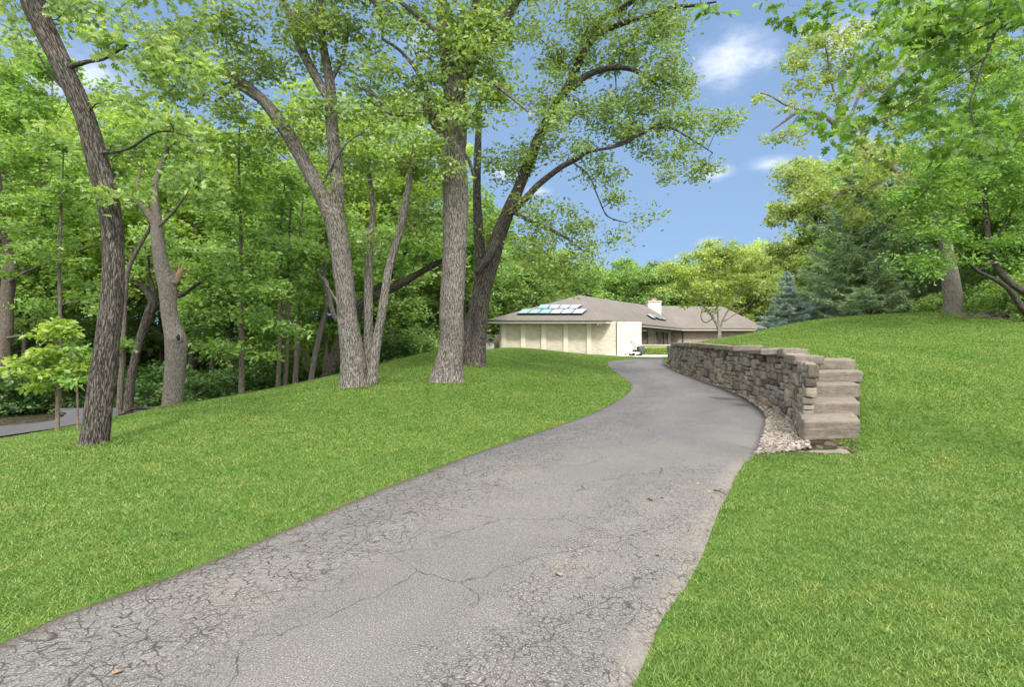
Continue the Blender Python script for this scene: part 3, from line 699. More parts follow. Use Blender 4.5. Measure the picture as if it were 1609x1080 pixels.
# walls of the garage wing (plan polygon), recessed entrance wall and far wing
g = Geo(); w2 = np.array([XL, 41.0]); Lb = w2 + d2 * 24
g.prism([(XL, 41.0), (XR, 41.0), (XR + .05, 41.4), tuple(np.array([5.58, 40.58]) + d2 * 4 + nrm * .0), tuple(np.array([5.58, 40.58]) + d2 * 24.8), tuple(Lb)], 0.3, 3.2)
wall = hp('wall', g, M_brick)
for pc in (410, 585, 770, 970, 1180):
    cx = at(pc / 5.746 + 720, 0, 40.9)[0]; g = Geo(); g.box((cx - .17, 40.84, .35), (cx + .17, 41.0 - .003, 3.14)); hp('pier', g, M_trim)
g = Geo(); g.box((XR - .03, 40.955, .4), (XR + .03, 40.997, 3.14)); hp('wall_joint', g, M_dark)
# projecting sunlit wall right of the garage
XP = at(1007, 0, 41.3)[0]
g = Geo(); g.prism([(XR + .035, 41.02), (XP, 41.1), (XP, 41.4), (XR + .06, 41.38)], 0.3, 3.17); hp('wing_wall', g, M_sunlit)
g = Geo(); a0 = at(983.5, 0, 41)[0]; g.box((a0, 41.035, 1.0), (a0 + .34, 41.055, 2.75)); hp('wall_panel', g, M_trim)
# far wing
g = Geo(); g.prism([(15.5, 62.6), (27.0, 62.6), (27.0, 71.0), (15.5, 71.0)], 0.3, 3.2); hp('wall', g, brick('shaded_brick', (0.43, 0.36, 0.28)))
g = Geo(); x = at(1073, 0, 62.5)[0]; g.tube(np.array([(x, 62.52, .6), (x, 62.52, 3.1)]), [.07, .07], 8); hp('downpipe', g, M_dark)
# roofs
A, B_ = np.array([-1.86, 40, 3.26]), np.array([6.64, 40, 3.26]); Pk = np.array([5.45, 46, 5.51])
B2, Q2, A2 = B_ + d3 * 30, Pk + d3 * 24 + (0, 0, .45), A + d3 * 34
def roof_solid(g, top, faces, rim, th=0.10):
    top = np.asarray(top, float); low = top[rim] - [0, 0, th]; n = len(top); mth = len(rim)
    g.add(np.concatenate([top, low]), [])
    base = g.n - len(top) - mth
    for f in faces: g.f.append(np.array([f]) + base)
    for i in range(mth):
        j = (i + 1) % mth
        g.f.append(np.array([[rim[i], n + i, n + j, rim[j]]]) + base)
    g.f.append(np.array([[n + i for i in range(mth)][::-1]]) + base)
g = Geo(); roof_solid(g, [A, B_, B2, A2, Pk, Q2], [[0, 1, 4], [1, 2, 5], [1, 5, 4], [0, 4, 5], [0, 5, 3], [2, 3, 5]], [0, 1, 2, 3])
roof = hp('roof', g, M_roof)
E1 = np.array([16.2, 61.8, 3.26]); far = [np.array([12.0, 61.8, 3.26]), np.array([27.75, 61.8, 3.26]), np.array([27.75, 72.0, 3.26]), np.array([12.0, 72, 3.26]), np.array([16.5, 66.9, 6.05]), np.array([24.7, 66.9, 5.95])]
g = Geo(); roof_solid(g, far, [[0, 1, 5, 4], [1, 2, 5], [2, 3, 4, 5], [3, 0, 4]], [0, 1, 2, 3]); roof_far = hp('roof', g, M_roof)
# fascia boards and soffits under the eaves
g = Geo(); g.box((A[0] + .05, 40.03, 3.02), (B_[0] - .02, 40.09, 3.158)); g.box((A[0] + .1, 40.1, 3.10), (B_[0], 40.98, 3.155)); hp('fascia', g, M_trim)
g = Geo(); ex = d3; ey = np.array([-nrm[0], -nrm[1], 0]) * -1
g.box((0, 0.03, -.24), (29.5, .09, -.103), np.array([d3, ey, [0, 0, 1]]), B_); g.box((0.1, 0.1, -.16), (26, 1.2, -.108), np.array([d3, ey, [0, 0, 1]]), B_); hp('fascia', g, M_trim)
g = Geo(); g.box((17.8, 61.84, 3.0), (27.7, 61.92, 3.158)); g.box((17.8, 61.93, 3.1), (27.6, 62.58, 3.155)); hp('fascia', g, M_trim)
# gutter edge lines
g = Geo(); g.tube(np.array([A + (0, -.04, -.05), B_ + (.02, -.04, -.05)]), [.05, .05], 8); hp('gutter', g, M_dark)
# panels, skylights laid on the roof planes by sighting
def on_plane(px, py, p0, n, lift=0.0):
    dr = np.array([(px - CX) / F, 1.0, -(py - CY) / F]); o = np.array([0, 0, CZ]); n = n / np.linalg.norm(n)
    if n[2] < 0: n = -n
    return o + dr * ((p0 + n * lift - o) @ n / (dr @ n))
nF = np.cross(B_ - A, Pk - A); nR = np.cross(B2 - B_, Q2 - B_)
def slab_quad(name, pxs, p0, n, mat, parent, th=.07, frame=None):
    top = np.array([on_plane(*p, p0, n, .16) for p in pxs]); low = np.array([on_plane(*p, p0, n, .16 - th) for p in pxs]) 
    g = Geo(); g.add(np.concatenate([top, low]), [np.array([[0, 1, 2, 3], [7, 6, 5, 4], [0, 4, 5, 1], [1, 5, 6, 2], [2, 6, 7, 3], [3, 7, 4, 0]])])
    o = hp(name, g, frame or M_dark, parent)
    c = top.mean(0); inner = c + (top - c) * .93 + (np.array(n) / np.linalg.norm(n) * (1 if n[2] > 0 else -1)) * .006
    g = Geo(); g.add(inner, [np.array([[0, 1, 2, 3]])]); hp('glazing', g, mat, o)
    return o
lowB, lowT = [530, 625, 722, 822, 922, 1022, 1125], [585, 676, 768, 862, 962, 1064, 1170]
upB, upT = [712, 812, 905, 990, 1078], [745, 838, 932, 1028, 1125]
f4 = lambda x, y: (x / 5.746 + 720, y / 5.746 + 440)
for i in range(6):
    slab_quad('solar_panel', [f4(lowB[i], 302), f4(lowB[i + 1] - 5, 302), f4(lowT[i + 1] - 5, 262), f4(lowT[i], 262)], A, nF, M_pv_tree if i < 3 else M_pv_sky, roof)
for i in range(4):
    slab_quad('solar_panel', [f4(upB[i], 257), f4(upB[i + 1] - 5, 257), f4(upT[i + 1] - 5, 221), f4(upT[i], 221)], A, nF, M_pv_tree if i < 1 else M_pv_sky, roof)
f5 = lambda x, y: (x / 5.746 + 960, y / 5.746 + 440)
for q in ([(325,310),(352,308),(412,345),(382,345)], [(378,318),(400,320),(470,355),(442,352)], [(428,328),(446,328),(502,357),(478,357)]):
    slab_quad('skylight', [f5(*p) for p in q], B_, nR, M_sky, roof, .1, simple('skylight_frame', (0.25, 0.24, 0.23), .5))
# chimney
Yc = 62.0; x0, x1 = at(1018, 0, Yc)[0], at(1040, 0, Yc)[0]; zt = at(0, 472.8, Yc)[2]
g = Geo(); g.box((x0 + .06, Yc, 4.6), (x1 - .06, Yc + 1.3, zt - .12)); g.box((x0, Yc - .06, zt - .12), (x1, Yc + 1.36, zt)); ch = hp('chimney', g, simple('white_painted_brick', (0.58, 0.56, 0.53), .8, .2, 0, .08), roof)
xa, xb = at(1024.5, 0, Yc + .4)[0], at(1031.5, 0, Yc + .4)[0]
g = Geo(); g.box((xa, Yc + .4, zt), (xb, Yc + .9, zt + .38)); hp('flue', g, simple('red_flue_tile', (0.36, 0.2, 0.15), .8), house)
g = Geo(); g.box((xa - .06, Yc + .34, zt + .38), (xb + .06, Yc + .96, zt + .44)); hp('flue_cap', g, M_dark, house)
# entrance wall openings, on the receding wall line
W0 = np.array([5.58, 40.58]); axw = np.array([[d2[0], d2[1], 0], [-nrm[0], -nrm[1], 0], [0, 0, 1.0]])
def wbox(g, t0, t1, o0, o1, z0, z1): g.box((t0, o0, z0), (t1, o1, z1), axw, np.array([*W0, 0.0]))
def opening(name, t0, t1, z0, z1, panes, fr=.09):
    g = Geo(); wbox(g, t0, t0 + fr, .003, .10, z0, z1); wbox(g, t1 - fr, t1, .003, .10, z0, z1); wbox(g, t0 + fr, t1 - fr, .003, .10, z1 - fr, z1)
    for p in panes[1:-1]: wbox(g, p - fr / 2, p + fr / 2, .003, .10, z0, z1 - fr)
    o = hp(name, g, M_frame)
    g = Geo(); wbox(g, t0 + fr, t1 - fr, .004, .035, z0, z1 - fr); hp('pane', g, M_glass, o); return o
opening('window', 12.9, 15.2, .9, 3.0, [12.9, 15.2])
dg = opening('door', 17.6, 23.3, .75, 2.95, [17.6, 19.2, 21.6, 23.3], .16)
g = Geo(); wbox(g, 19.3, 20.3, .04, .07, .75, 2.75); hp('door_leaf', g, simple('door_wood', (.16, .10, .06), .5), dg)
for t in (12.0, 16.0, 20.0):
    g = Geo(); c = B_ + d3 * t + np.array([*nrm, 0]) * .7; g.tube(np.array([c + (0, 0, -.17), c + (0, 0, -.24)]), [.09, .07], 10); hp('soffit_light', g, simple('lamp_white', (.85, .84, .8), .4))
for t in (-.55, -.15):
    g = Geo(); c = np.array([B_[0] - .3 + t * .5, 40.3, 3.1]); g.tube(np.array([c, c + (0.02, -.05, -.2)]), [.05, .075], 10); hp('floodlight', g, simple('lamp_white', (.85, .84, .8), .4))
# low planter wall before the entrance
g = Geo(); g.prism([(9.45, 44.0), (12.25, 44.15), (12.25, 44.4), (9.45, 44.25)], 0.4, 1.44); g.prism([(9.42, 43.95), (12.28, 44.1), (12.28, 44.45), (9.42, 44.3)], 1.44, 1.52)
o = g.build('planter_wall', M_trim, None, (9.4, 44.0, .6), False); prop(o, 'low pale capped wall running behind the clipped hedge', 'wall')
# garden walls left of the house
Yg = 43.0
g = Geo(); xa, xb = at(752, 0, Yg)[0], at(788, 0, Yg)[0]; za, zb = at(0, 560, Yg)[2], at(0, 526, Yg)[2]; g.box((xa, Yg, za), (xb, Yg + .25, zb - .1)); g.box((xa, Yg - .04, zb - .1), (xb, Yg + .29, zb))
prop(g.build('screen_wall', brick('screen_brick', (0.46, 0.41, 0.34)), None, (xa, Yg, za), False), 'beige garden screen wall with a brown cap at the left end of the house', 'wall')
Yg = 40.2
g = Geo(); xa, xb = at(722, 0, Yg)[0], at(776, 0, Yg)[0]; za, zb = at(0, 560, Yg)[2], at(0, 539.5, Yg)[2]; g.box((xa, Yg, za), (xb, Yg + .3, zb - .06)); g.box((xa - .03, Yg - .03, zb - .06), (xb + .03, Yg + .33, zb))
prop(g.build('garden_wall', simple('white_render', (0.74, 0.72, 0.68), .85, .2, 0, .08, 3), None, (xa, Yg, za), False), 'low white garden wall in front of the screen wall, seen past the oak', 'wall')

# globe light and mower beside the sunlit wall
gp = at(983.5, 559.3, 40.6); g = Geo()
gl = empty('globe_light', gp, 'small white globe lamp on a short post by the sunlit wall', 'lamp')
g.tube(np.array([gp, gp + (0, 0, .14)]), [.05, .04], 10); g.build('post', M_dark, gl, gp)
u, v = np.meshgrid(np.linspace(0, math.pi, 13), np.linspace(0, 2 * math.pi, 21), indexing='ij')
sp = np.stack([np.sin(u) * np.cos(v), np.sin(u) * np.sin(v), np.cos(u)], -1).reshape(-1, 3) * .13 + gp + (0, 0, .26)
jj, ii = np.meshgrid(np.arange(12), np.arange(20), indexing='ij'); a = (jj * 21 + ii).ravel()
g = Geo(); g.add(sp, [np.stack([a, a + 21, a + 22, a + 1], -1)]); g.build('globe', simple('opal_white', (.72, .74, .78), .3), gl, gp)
mp = at(999.5, 560, 39.6); mw_ = empty('lawn_mower', mp, 'small push mower with dark grass bag parked by the sunlit wall', 'lawn mower')
def mb(name, g, mat, smooth=False): return g.build(name, mat, mw_, (0, 0, 0), smooth)
blk = simple('mower_black', (.03, .03, .032), .5); red = simple('mower_white', (.72, .71, .69), .45)
g = Geo(); stone(g, (np.array([-.05, 0, .2]), np.array([1., 0, 0]), np.array([0, 1., 0]), np.array([0, 0, 1.])), (.33, .24, .09), 5, .004, 1); mb('deck', g, red, True)
g = Geo(); stone(g, (np.array([-.08, 0, .36]), np.array([1., 0, 0]), np.array([0, 1., 0]), np.array([0, 0, 1.])), (.16, .14, .10), 4, .004, 2); mb('engine', g, blk, True)
g = Geo(); stone(g, (np.array([.36, 0, .48]), np.array([1., 0, .15]), np.array([0, 1., 0]), np.array([-.15, 0, 1.])), (.23, .25, .24), 5, .01, 3); mb('grass_bag', g, simple('bag_grey', (.09, .09, .085), .8), True)
for sx in (-.3, .22):
    for sy in (-.27, .27):
        g = Geo(); g.tube(np.array([(sx, sy - .03, .12), (sx, sy + .03, .12)]), [.12, .12], 16); mb('wheel', g, blk, True)
g = Geo()
for sy in (-.2, .2): g.tube(spline([(.1, sy, .25), (-.1, sy, .7), (-.34, sy, 1.02)], .1), np.full(len(spline([(.1, sy, .25), (-.1, sy, .7), (-.34, sy, 1.02)], .1)), .018), 8)
g.tube(np.array([(-.34, -.2, 1.02), (-.34, .2, 1.02)]), [.02, .02], 8); mb('handle', g, blk, True)
mw_.rotation_euler = (0, 0, .15)
# ------------------------------------------------------------------ tree tools
def tmpl(pts, faces): return np.array(pts, float), np.array(faces)
# leaf outlines, tip along +x, unit length, slightly folded along the midrib
OAK = [(0,0),(.10,.05),(.17,.24),(.27,.27),(.30,.09),(.42,.34),(.55,.36),(.55,.12),(.68,.26),(.80,.24),(.80,.09),(1,0)]
ov = [(x, y, .35 * abs(y) - .25 * x * x) for x, y in OAK] + [(x, -y, .35 * abs(y) - .25 * x * x) for x, y in OAK[1:-1]]
nO = len(OAK); of = []
mid = [0, 1, 4, 7, 10, 11]
L = list(range(nO)); Rr_ = [0] + [nO + i - 1 for i in range(1, nO - 1)] + [nO - 1]
for side in (L, Rr_):
    sg = 1 if side is L else -1
    for tri in ((0, 1, 4), (1, 2, 3), (1, 3, 4), (0, 4, 7), (4, 5, 6), (4, 6, 7), (0, 7, 10), (7, 8, 9), (7, 9, 10), (0, 10, 11)):
        t = [side[q] for q in tri]; of.append(t if sg > 0 else t[::-1])
LEAF_OAK = tmpl(ov, of)
LEAF_MID = tmpl([(0,0,0),(.30,.30,.08),(.42,.12,.0),(.66,.30,.0),(1,0,-.16),(.66,-.30,.0),(.42,-.12,.0),(.30,-.30,.08)], [(0,2,1),(0,4,2),(2,4,3),(0,7,6),(0,6,4),(6,5,4)])
LEAF_OVAL = tmpl([(0,0,0),(.35,.25,.07),(.72,.20,.02),(1,0,-.14),(.72,-.20,.02),(.35,-.25,.07)], [(0,2,1),(0,3,2),(0,5,4),(0,4,3)])
LEAF_FAR = tmpl([(0,0,0),(.5,.33,.06),(1,0,-.1),(.5,-.33,.06)], [(0,2,1),(0,3,2)])
LEAF_NEEDLE = tmpl([(0,.05,0),(0,-.05,0),(1,0,.02)], [(0,1,2)])

def frames(nv, rg, az=None):
    """orthonormal leaf frames with normals nv (k,3) and random heading"""
    k = len(nv); z = nv / (np.linalg.norm(nv, axis=1)[:, None] + 1e-9)
    a = rg.uniform(0, 2 * math.pi, k) if az is None else az
    x = np.stack([np.cos(a), np.sin(a), np.zeros(k)], 1); x -= (x * z).sum(1)[:, None] * z; x /= np.linalg.norm(x, axis=1)[:, None] + 1e-9
    return x, np.cross(z, x), z
def put_leaves(g, C, size, nv, tm, rg, az=None):
    T, Fc = tm; k = len(C)
    x, y, z = frames(nv, rg, az)
    V = C[:, None] + size[:, None, None] * (T[None, :, :1] * x[:, None] + T[None, :, 1:2] * y[:, None] + T[None, :, 2:] * z[:, None])
    g.add(V.reshape(-1, 3), [(Fc[None] + len(T) * np.arange(k)[:, None, None]).reshape(-1, Fc.shape[1])])

def clump_leaves(g, c, rad, n, size, tm, rg, flat=0.6, up=0.75):
    """one spray: leaves round a handful of twig ends"""
    ns = max(4, n // 7); sp = rg.normal(0, 1, (ns, 3)); sp /= np.linalg.norm(sp, axis=1)[:, None]
    sp = c + sp * (rg.random(ns) ** .5)[:, None] * rad * np.array([1, 1, flat])
    w = rg.integers(0, ns, n)
    P = sp[w] + rg.normal(0, 1, (n, 3)) * np.array([1, 1, .7]) * rad * .24
    nv = rg.normal(0, 1, (n, 3)) * .70 + [0, 0, up]
    out = P - c; az = np.arctan2(out[:, 1], out[:, 0]) + rg.normal(0, .9, n)
    put_leaves(g, P, size * rg.uniform(.65, 1.2, n), nv, tm, rg, az)

def grow(limbs, clumps, rg, twig=(0.010, 0.022), wood=None, sides=10, rough=0.10):
    """limbs: list of (k,4) arrays x,y,z,r; clumps: (n,3) spray centres. Returns wood Geo."""
    g = wood or Geo(); nodes = []; nr = []; first = True
    for L_ in limbs:
        Q = spline(L_, .22 if len(limbs) < 12 else .35); P, R = Q[:, :3], np.maximum(Q[:, 3], .006)
        big = R.max() > .12
        wig = (np.stack([fbm(P * 0.9 + s_, 2) for s_ in (3.1, 9.7, 17.3)], 1) - .37) * np.minimum(R, .25)[:, None] * 0.6
        wig[0] *= 0
        g.tube(P + wig, R, (22 if R.max() > .2 else 14) if big else sides - 3, rough=rough * (1.3 if big else 1), seed=rg.uniform(0, 50))
        nodes.append(P); nr.append(R)
    N_ = np.concatenate(nodes); R_ = np.concatenate(nr)
    keep = (N_[:, 2] > N_[:, 2].min() + 0.25 * (N_[:, 2].max() - N_[:, 2].min())) if len(clumps) else np.ones(len(N_), bool)
    N_, R_ = N_[keep], R_[keep]
    if len(clumps) == 0: return g
    d0 = np.min(np.linalg.norm(clumps[:, None] - N_[None], axis=2), axis=1)
    for ci in np.argsort(d0):
        c = clumps[ci]; dv = N_ - c; d = np.linalg.norm(dv, axis=1) + np.maximum(0, N_[:, 2] - c[2]) * .35
        k = int(np.argmin(d)); p = N_[k]; L_ = np.linalg.norm(c - p)
        if L_ < .05: continue
        r0 = min(R_[k] * .7, twig[1] * (0.5 + .55 * L_)); r1 = twig[0] * .5
        n = max(4, int(L_ / .28)); t = np.linspace(0, 1, n)[:, None]
        bend = rg.normal(0, .10, 3) * L_; bend[2] += .14 * L_
        P = p + (c - p) * t + bend * (np.sin(t * math.pi)) + np.concatenate([np.zeros((1, 3)), rg.normal(0, .035, (n - 1, 3)) * min(1, L_)])
        R = (r0 * (1 - t) + r1 * t)[:, 0]
        g.tube(P, R, 5, cap=False)
        N_ = np.concatenate([N_, P[1:]]); R_ = np.concatenate([R_, R[1:]])
    return g

def blob_clumps(blobs, rad, rg):
    """blobs: (px, py, Y, rx, ry, layers[, depth m]) -> spray centres in metres"""
    out = []
    for bl in blobs:
        px, py, Y, rx, ry, lay = bl[:6]; c = at(px, py, Y); a, h = rx * Y / F, ry * Y / F; dp = bl[6] if len(bl) > 6 else 0.8 * (a + h) / 2 + .3
        n = max(1, int(round(1.9 * lay * math.pi * a * h / (math.pi * rad * rad * .8))))
        q = rg.normal(0, 1, (n, 3)); q /= np.linalg.norm(q, axis=1)[:, None]; q *= (rg.random(n) ** .42)[:, None]
        out.append(c + q * [a, dp, h])
    return np.concatenate(out) if out else np.zeros((0, 3))

def limb_px(Y, pts):
    """pts: (px, py, width px[, dY])"""
    return np.array([[*at(p[0], p[1], Y + (p[3] if len(p) > 3 else 0)), max(.004, p[2] / 2 * (Y + (p[3] if len(p) > 3 else 0)) / F / math.hypot(1, (p[0] - CX) / F))] for p in pts])

def make_tree(name, label, base, limbs, blobs, bark, leafm, leaf, size, per, rad, seed, group=None, cat='tree', flat=.6, up=.75, extra=None, twig=(0.010, 0.022), clumps=None):
    rg = np.random.default_rng(seed)
    base = np.array(base, float); base[2] = float(H(base[0], base[1]))
    t = empty(name, base, label, cat, group)
    cl = blob_clumps(blobs, rad, rg) if clumps is None else clumps
    if limbs[0][:, 2].min() < base[2] + .6:
        b0 = limbs[0][0].copy(); b0[2] = base[2] - .45; limbs = [np.vstack([b0[None], limbs[0]])] + list(limbs[1:])
    gw = grow(limbs, cl, rg, twig)
    gw.build('trunk', bark, t, base)
    if len(cl):
        gl = Geo()
        for c in cl: clump_leaves(gl, c, rad * rg.uniform(.75, 1.25), int(per * DENS * rg.uniform(.6, 1.3)), size, leaf, rg, flat, up)
        gl.build('crown', leafm, t, base)
    return t
DENS = 1.15
BARK_OAK = bark_material('furrowed_oak_bark', (0.088, 0.074, 0.063), (0.37, 0.335, 0.30), 34, 9, 1.0)
BARK_DARK = bark_material('dark_furrowed_bark', (0.042, 0.034, 0.028), (0.20, 0.172, 0.15), 30, 8, 1.0)
BARK_GREY = bark_material('grey_fine_bark', (0.125, 0.105, 0.09), (0.31, 0.27, 0.235), 46, 14, 0.7)
BARK_THIN = bark_material('brown_thin_bark', (0.09, 0.072, 0.058), (0.24, 0.20, 0.165), 40, 10, 0.6)
BARK_TAN = bark_material('tan_sapling_bark', (0.16, 0.125, 0.09), (0.27, 0.22, 0.165), 40, 12, 0.4)
BARK_PALE = bark_material('pale_mottled_bark', (0.20, 0.18, 0.155), (0.42, 0.385, 0.34), 10, 4, 0.4)
LM_OAK = leaf_material('oak_leaf', (0.12, 0.19, 0.055), (0.21, 0.31, 0.095), (0.33, 0.43, 0.17), .38)
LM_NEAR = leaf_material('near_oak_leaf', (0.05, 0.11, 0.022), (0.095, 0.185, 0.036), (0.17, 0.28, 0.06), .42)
LM_MAPLE = leaf_material('bright_maple_leaf', (0.10, 0.20, 0.05), (0.18, 0.32, 0.08), (0.30, 0.44, 0.14), .40)
LM_WOOD = leaf_material('woodland_leaf', (0.09, 0.18, 0.05), (0.175, 0.29, 0.085), (0.29, 0.41, 0.15), .40)
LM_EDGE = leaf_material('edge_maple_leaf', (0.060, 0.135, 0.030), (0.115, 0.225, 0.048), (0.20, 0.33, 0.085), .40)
LM_SUN = leaf_material('sunlit_maple_leaf', (0.14, 0.22, 0.045), (0.22, 0.33, 0.075), (0.32, 0.42, 0.12), .42)
LM_YEL = leaf_material('yellow_green_leaf', (0.20, 0.28, 0.08), (0.32, 0.41, 0.14), (0.43, 0.52, 0.21), .40)
LM_PALE = leaf_material('pale_yellow_leaf', (0.20, 0.265, 0.085), (0.31, 0.40, 0.14), (0.42, 0.51, 0.21), .38)
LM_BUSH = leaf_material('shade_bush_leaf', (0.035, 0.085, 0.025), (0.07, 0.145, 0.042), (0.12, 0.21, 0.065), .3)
LM_PINE = leaf_material('pine_needle', (0.17, 0.26, 0.14), (0.28, 0.40, 0.22), (0.38, 0.50, 0.30), .15, (1.1, 1.1, .9))
LM_BLUE = leaf_material('blue_spruce_needle', (0.28, 0.39, 0.38), (0.42, 0.55, 0.54), (0.55, 0.66, 0.64), .1, (1, 1, 1))

# ---- the leaning oak at the left edge
make_tree('oak_tree', 'dark leaning oak with curving furrowed trunk nearest the left edge', at(147, 699, 9.0),
  [limb_px(9.0, [(146,706,60),(147,696,50),(153,668,46),(162,600,43),(171,520,39),(176,450,38),(177,400,38),(172,335,39),(150,235,36),(127,168,35),(96,100,37),(66,33,40),(50,-10,44),(38,-120,40,.2),(60,-260,32,.4),(110,-420,20,.6)]),
   limb_px(9.0, [(155,240,10),(180,238,6,-.2),(205,232,5,-.4),(235,212,4,-.6),(262,205,3,-.7),(300,215,2,-.9)]),
   limb_px(9.0, [(108,105,12),(140,96,8,-.2),(165,92,5,-.5),(200,70,4,-.8)]),
   limb_px(9.0, [(60,-20,20),(110,-60,14,-.3),(190,-80,10,-.6),(280,-70,6,-.9)]),
   limb_px(9.0, [(40,-100,20),(-20,-140,14,.3),(-90,-130,8,.6)]),
   limb_px(9.0, [(112,150,7),(80,118,4,.3),(60,85,3,.5)])],
  [(15,75,10.2,45,40,.8),(60,190,10.2,45,35,.5),(120,15,10,60,30,.6),(230,75,8.4,100,55,.9),(260,235,8.4,70,42,.7),(300,270,8.6,50,28,.5),(180,140,8.7,50,40,.35),(120,40,9.3,70,45,.5),(20,30,9.3,60,50,.5),(230,-60,8.6,160,60,1.0),(20,-120,9.2,160,70,1.0),(110,-280,9.5,190,110,1.0),(210,305,8.8,40,20,.4)],
  BARK_DARK, LM_OAK, LEAF_OAK, .135, 72, .42, 11, up=.55, twig=(.006, .014))
# ---- the forked oak with three stems, left of centre
make_tree('oak_tree', 'grey oak of three stems spreading from one base on the lawn crest', at(560, 607, 15.0),
  [limb_px(15.0, [(557,618,62),(557,606,50),(556,580,42),(553,545,36),(546,490,33),(540,440,31),(533,390,31),(526,350,33),(520,332,34),(510,318,27),(480,258,23),(446,200,21),(408,152,19),(376,126,15),(345,112,14,.2),(312,104,13,.3),(278,90,9,.5),(240,100,6,.8)]),
   limb_px(15.0, [(525,350,26,.05),(528,320,23),(529,280,21),(524,235,20),(520,180,20),(519,145,19),(518,125,15),(508,70,13),(503,20,12),(500,-40,10),(490,-130,8)]),
   limb_px(15.0, [(520,160,14),(497,120,15),(474,75,15),(456,25,14),(440,-10,13),(410,-90,10),(380,-170,6)]),
   limb_px(15.0, [(574,612,24,.1),(577,590,17,.2),(579,530,14,.3),(579,460,13.5,.35),(579,420,13,.4),(581,380,12,.5),(586,330,9,.6),(580,270,6,.8)]),
   limb_px(15.0, [(583,608,22,-.05),(585,590,17,-.1),(592,537,15,-.1),(600,495,14,-.1),(606,455,13,-.1),(613,415,13,0),(626,370,12,0),(634,335,11,0),(646,270,9,.1),(652,220,6,.2)]),
   limb_px(15.0, [(376,126,9),(352,150,6,-.2),(338,158,4,-.3)]), limb_px(15.0, [(404,155,9),(370,134,7,-.3),(350,132,5,-.5),(318,150,3,-.8)]),
   limb_px(15.0, [(505,290,5),(520,262,4,-.2),(545,225,3,-.5),(575,205,2,-.7)]), limb_px(15.0, [(518,130,9),(540,85,6,.2),(548,40,4,.3)]),
   limb_px(15.0, [(538,495,5,-.3),(527,470,3.5,-.4),(512,446,3,-.5)])],
  [(440,55,15,120,62,.95),(350,95,14.6,110,55,.9),(290,55,15,80,45,.8),(530,55,15,80,60,.75),(470,170,15,70,45,.45),(420,220,15.6,55,40,.4),(575,270,15.6,50,45,.7),(650,250,15.2,50,45,.85),(630,330,15.4,50,40,.8),(560,200,15,45,40,.5),(340,170,14.8,60,35,.6),(420,-60,15,200,70,1.0),(440,-190,15,190,90,1.0),(270,130,15,50,35,.6),(600,385,15.5,30,20,.5),(660,175,15.3,45,35,.5)],
  BARK_OAK, LM_OAK, LEAF_MID, .135, 165, .60, 12)
# ---- the big straight oak in the middle
make_tree('oak_tree', 'large straight grey oak standing in the middle of the left lawn', at(703, 597, 15.5),
  [limb_px(15.5, [(703,606,74),(703,597,60),(705,580,48),(707,555,41),(710,520,38),(712,470,38),(713,430,39),(714,380,38),(715,330,39),(714,280,39),(713,235,38),(712,195,37),(716,160,34),(722,130,28),(742,95,20),(768,66,16,-.2),(790,36,14,-.3),(812,0,12,-.4),(830,-60,9,-.5),(850,-140,6,-.6)]),
   limb_px(15.5, [(712,175,26),(706,130,22),(701,85,20),(697,40,19),(693,0,17),(688,-70,13),(680,-170,8)]),
   limb_px(15.5, [(712,150,20,.1),(722,95,14,.2),(735,45,12,.3),(748,0,11,.3),(765,-90,7,.4)]),
   limb_px(15.5, [(702,215,18),(684,195,15,-.2),(671,170,13,-.3),(672,145,8,-.4),(655,110,7,-.6),(630,80,5,-.8),(600,60,4,-1)]),
   limb_px(15.5, [(698,185,10,-.2),(660,175,6,-.6),(615,180,5,-.9),(590,150,4,-1.1),(560,135,3,-1.3)]),
   limb_px(15.5, [(718,150,8,-.3),(760,125,6,-.7),(800,150,5,-1),(830,175,3,-1.3)]),
   limb_px(15.5, [(728,240,7,.1),(738,255,6,.2),(745,280,5,.3)]), limb_px(15.5, [(700,60,9),(650,20,7,-.3),(600,-20,6,-.5),(550,-40,4,-.8)]),
   limb_px(15.5, [(613,30,8,-.9),(590,5,9,-1.0),(565,-25,9,-1.1),(520,-80,5,-1.2)])],
  [(700,75,15,95,62,.85),(625,140,14.6,85,55,.95),(790,90,15,80,62,.9),(650,205,14.4,60,40,.7),(745,180,14.6,75,38,.85),(690,245,14.7,35,25,.45),(600,70,14.8,70,50,.8),(760,20,15.3,90,50,.9),(820,150,14.6,50,38,.7),(640,-30,15,150,60,1.0),(790,-70,15.4,140,70,1.0),(700,-170,15.6,200,90,1.0),(560,150,14.5,50,35,.6),(590,210,14.7,45,30,.5)],
  BARK_OAK, LM_OAK, LEAF_MID, .135, 165, .60, 13)
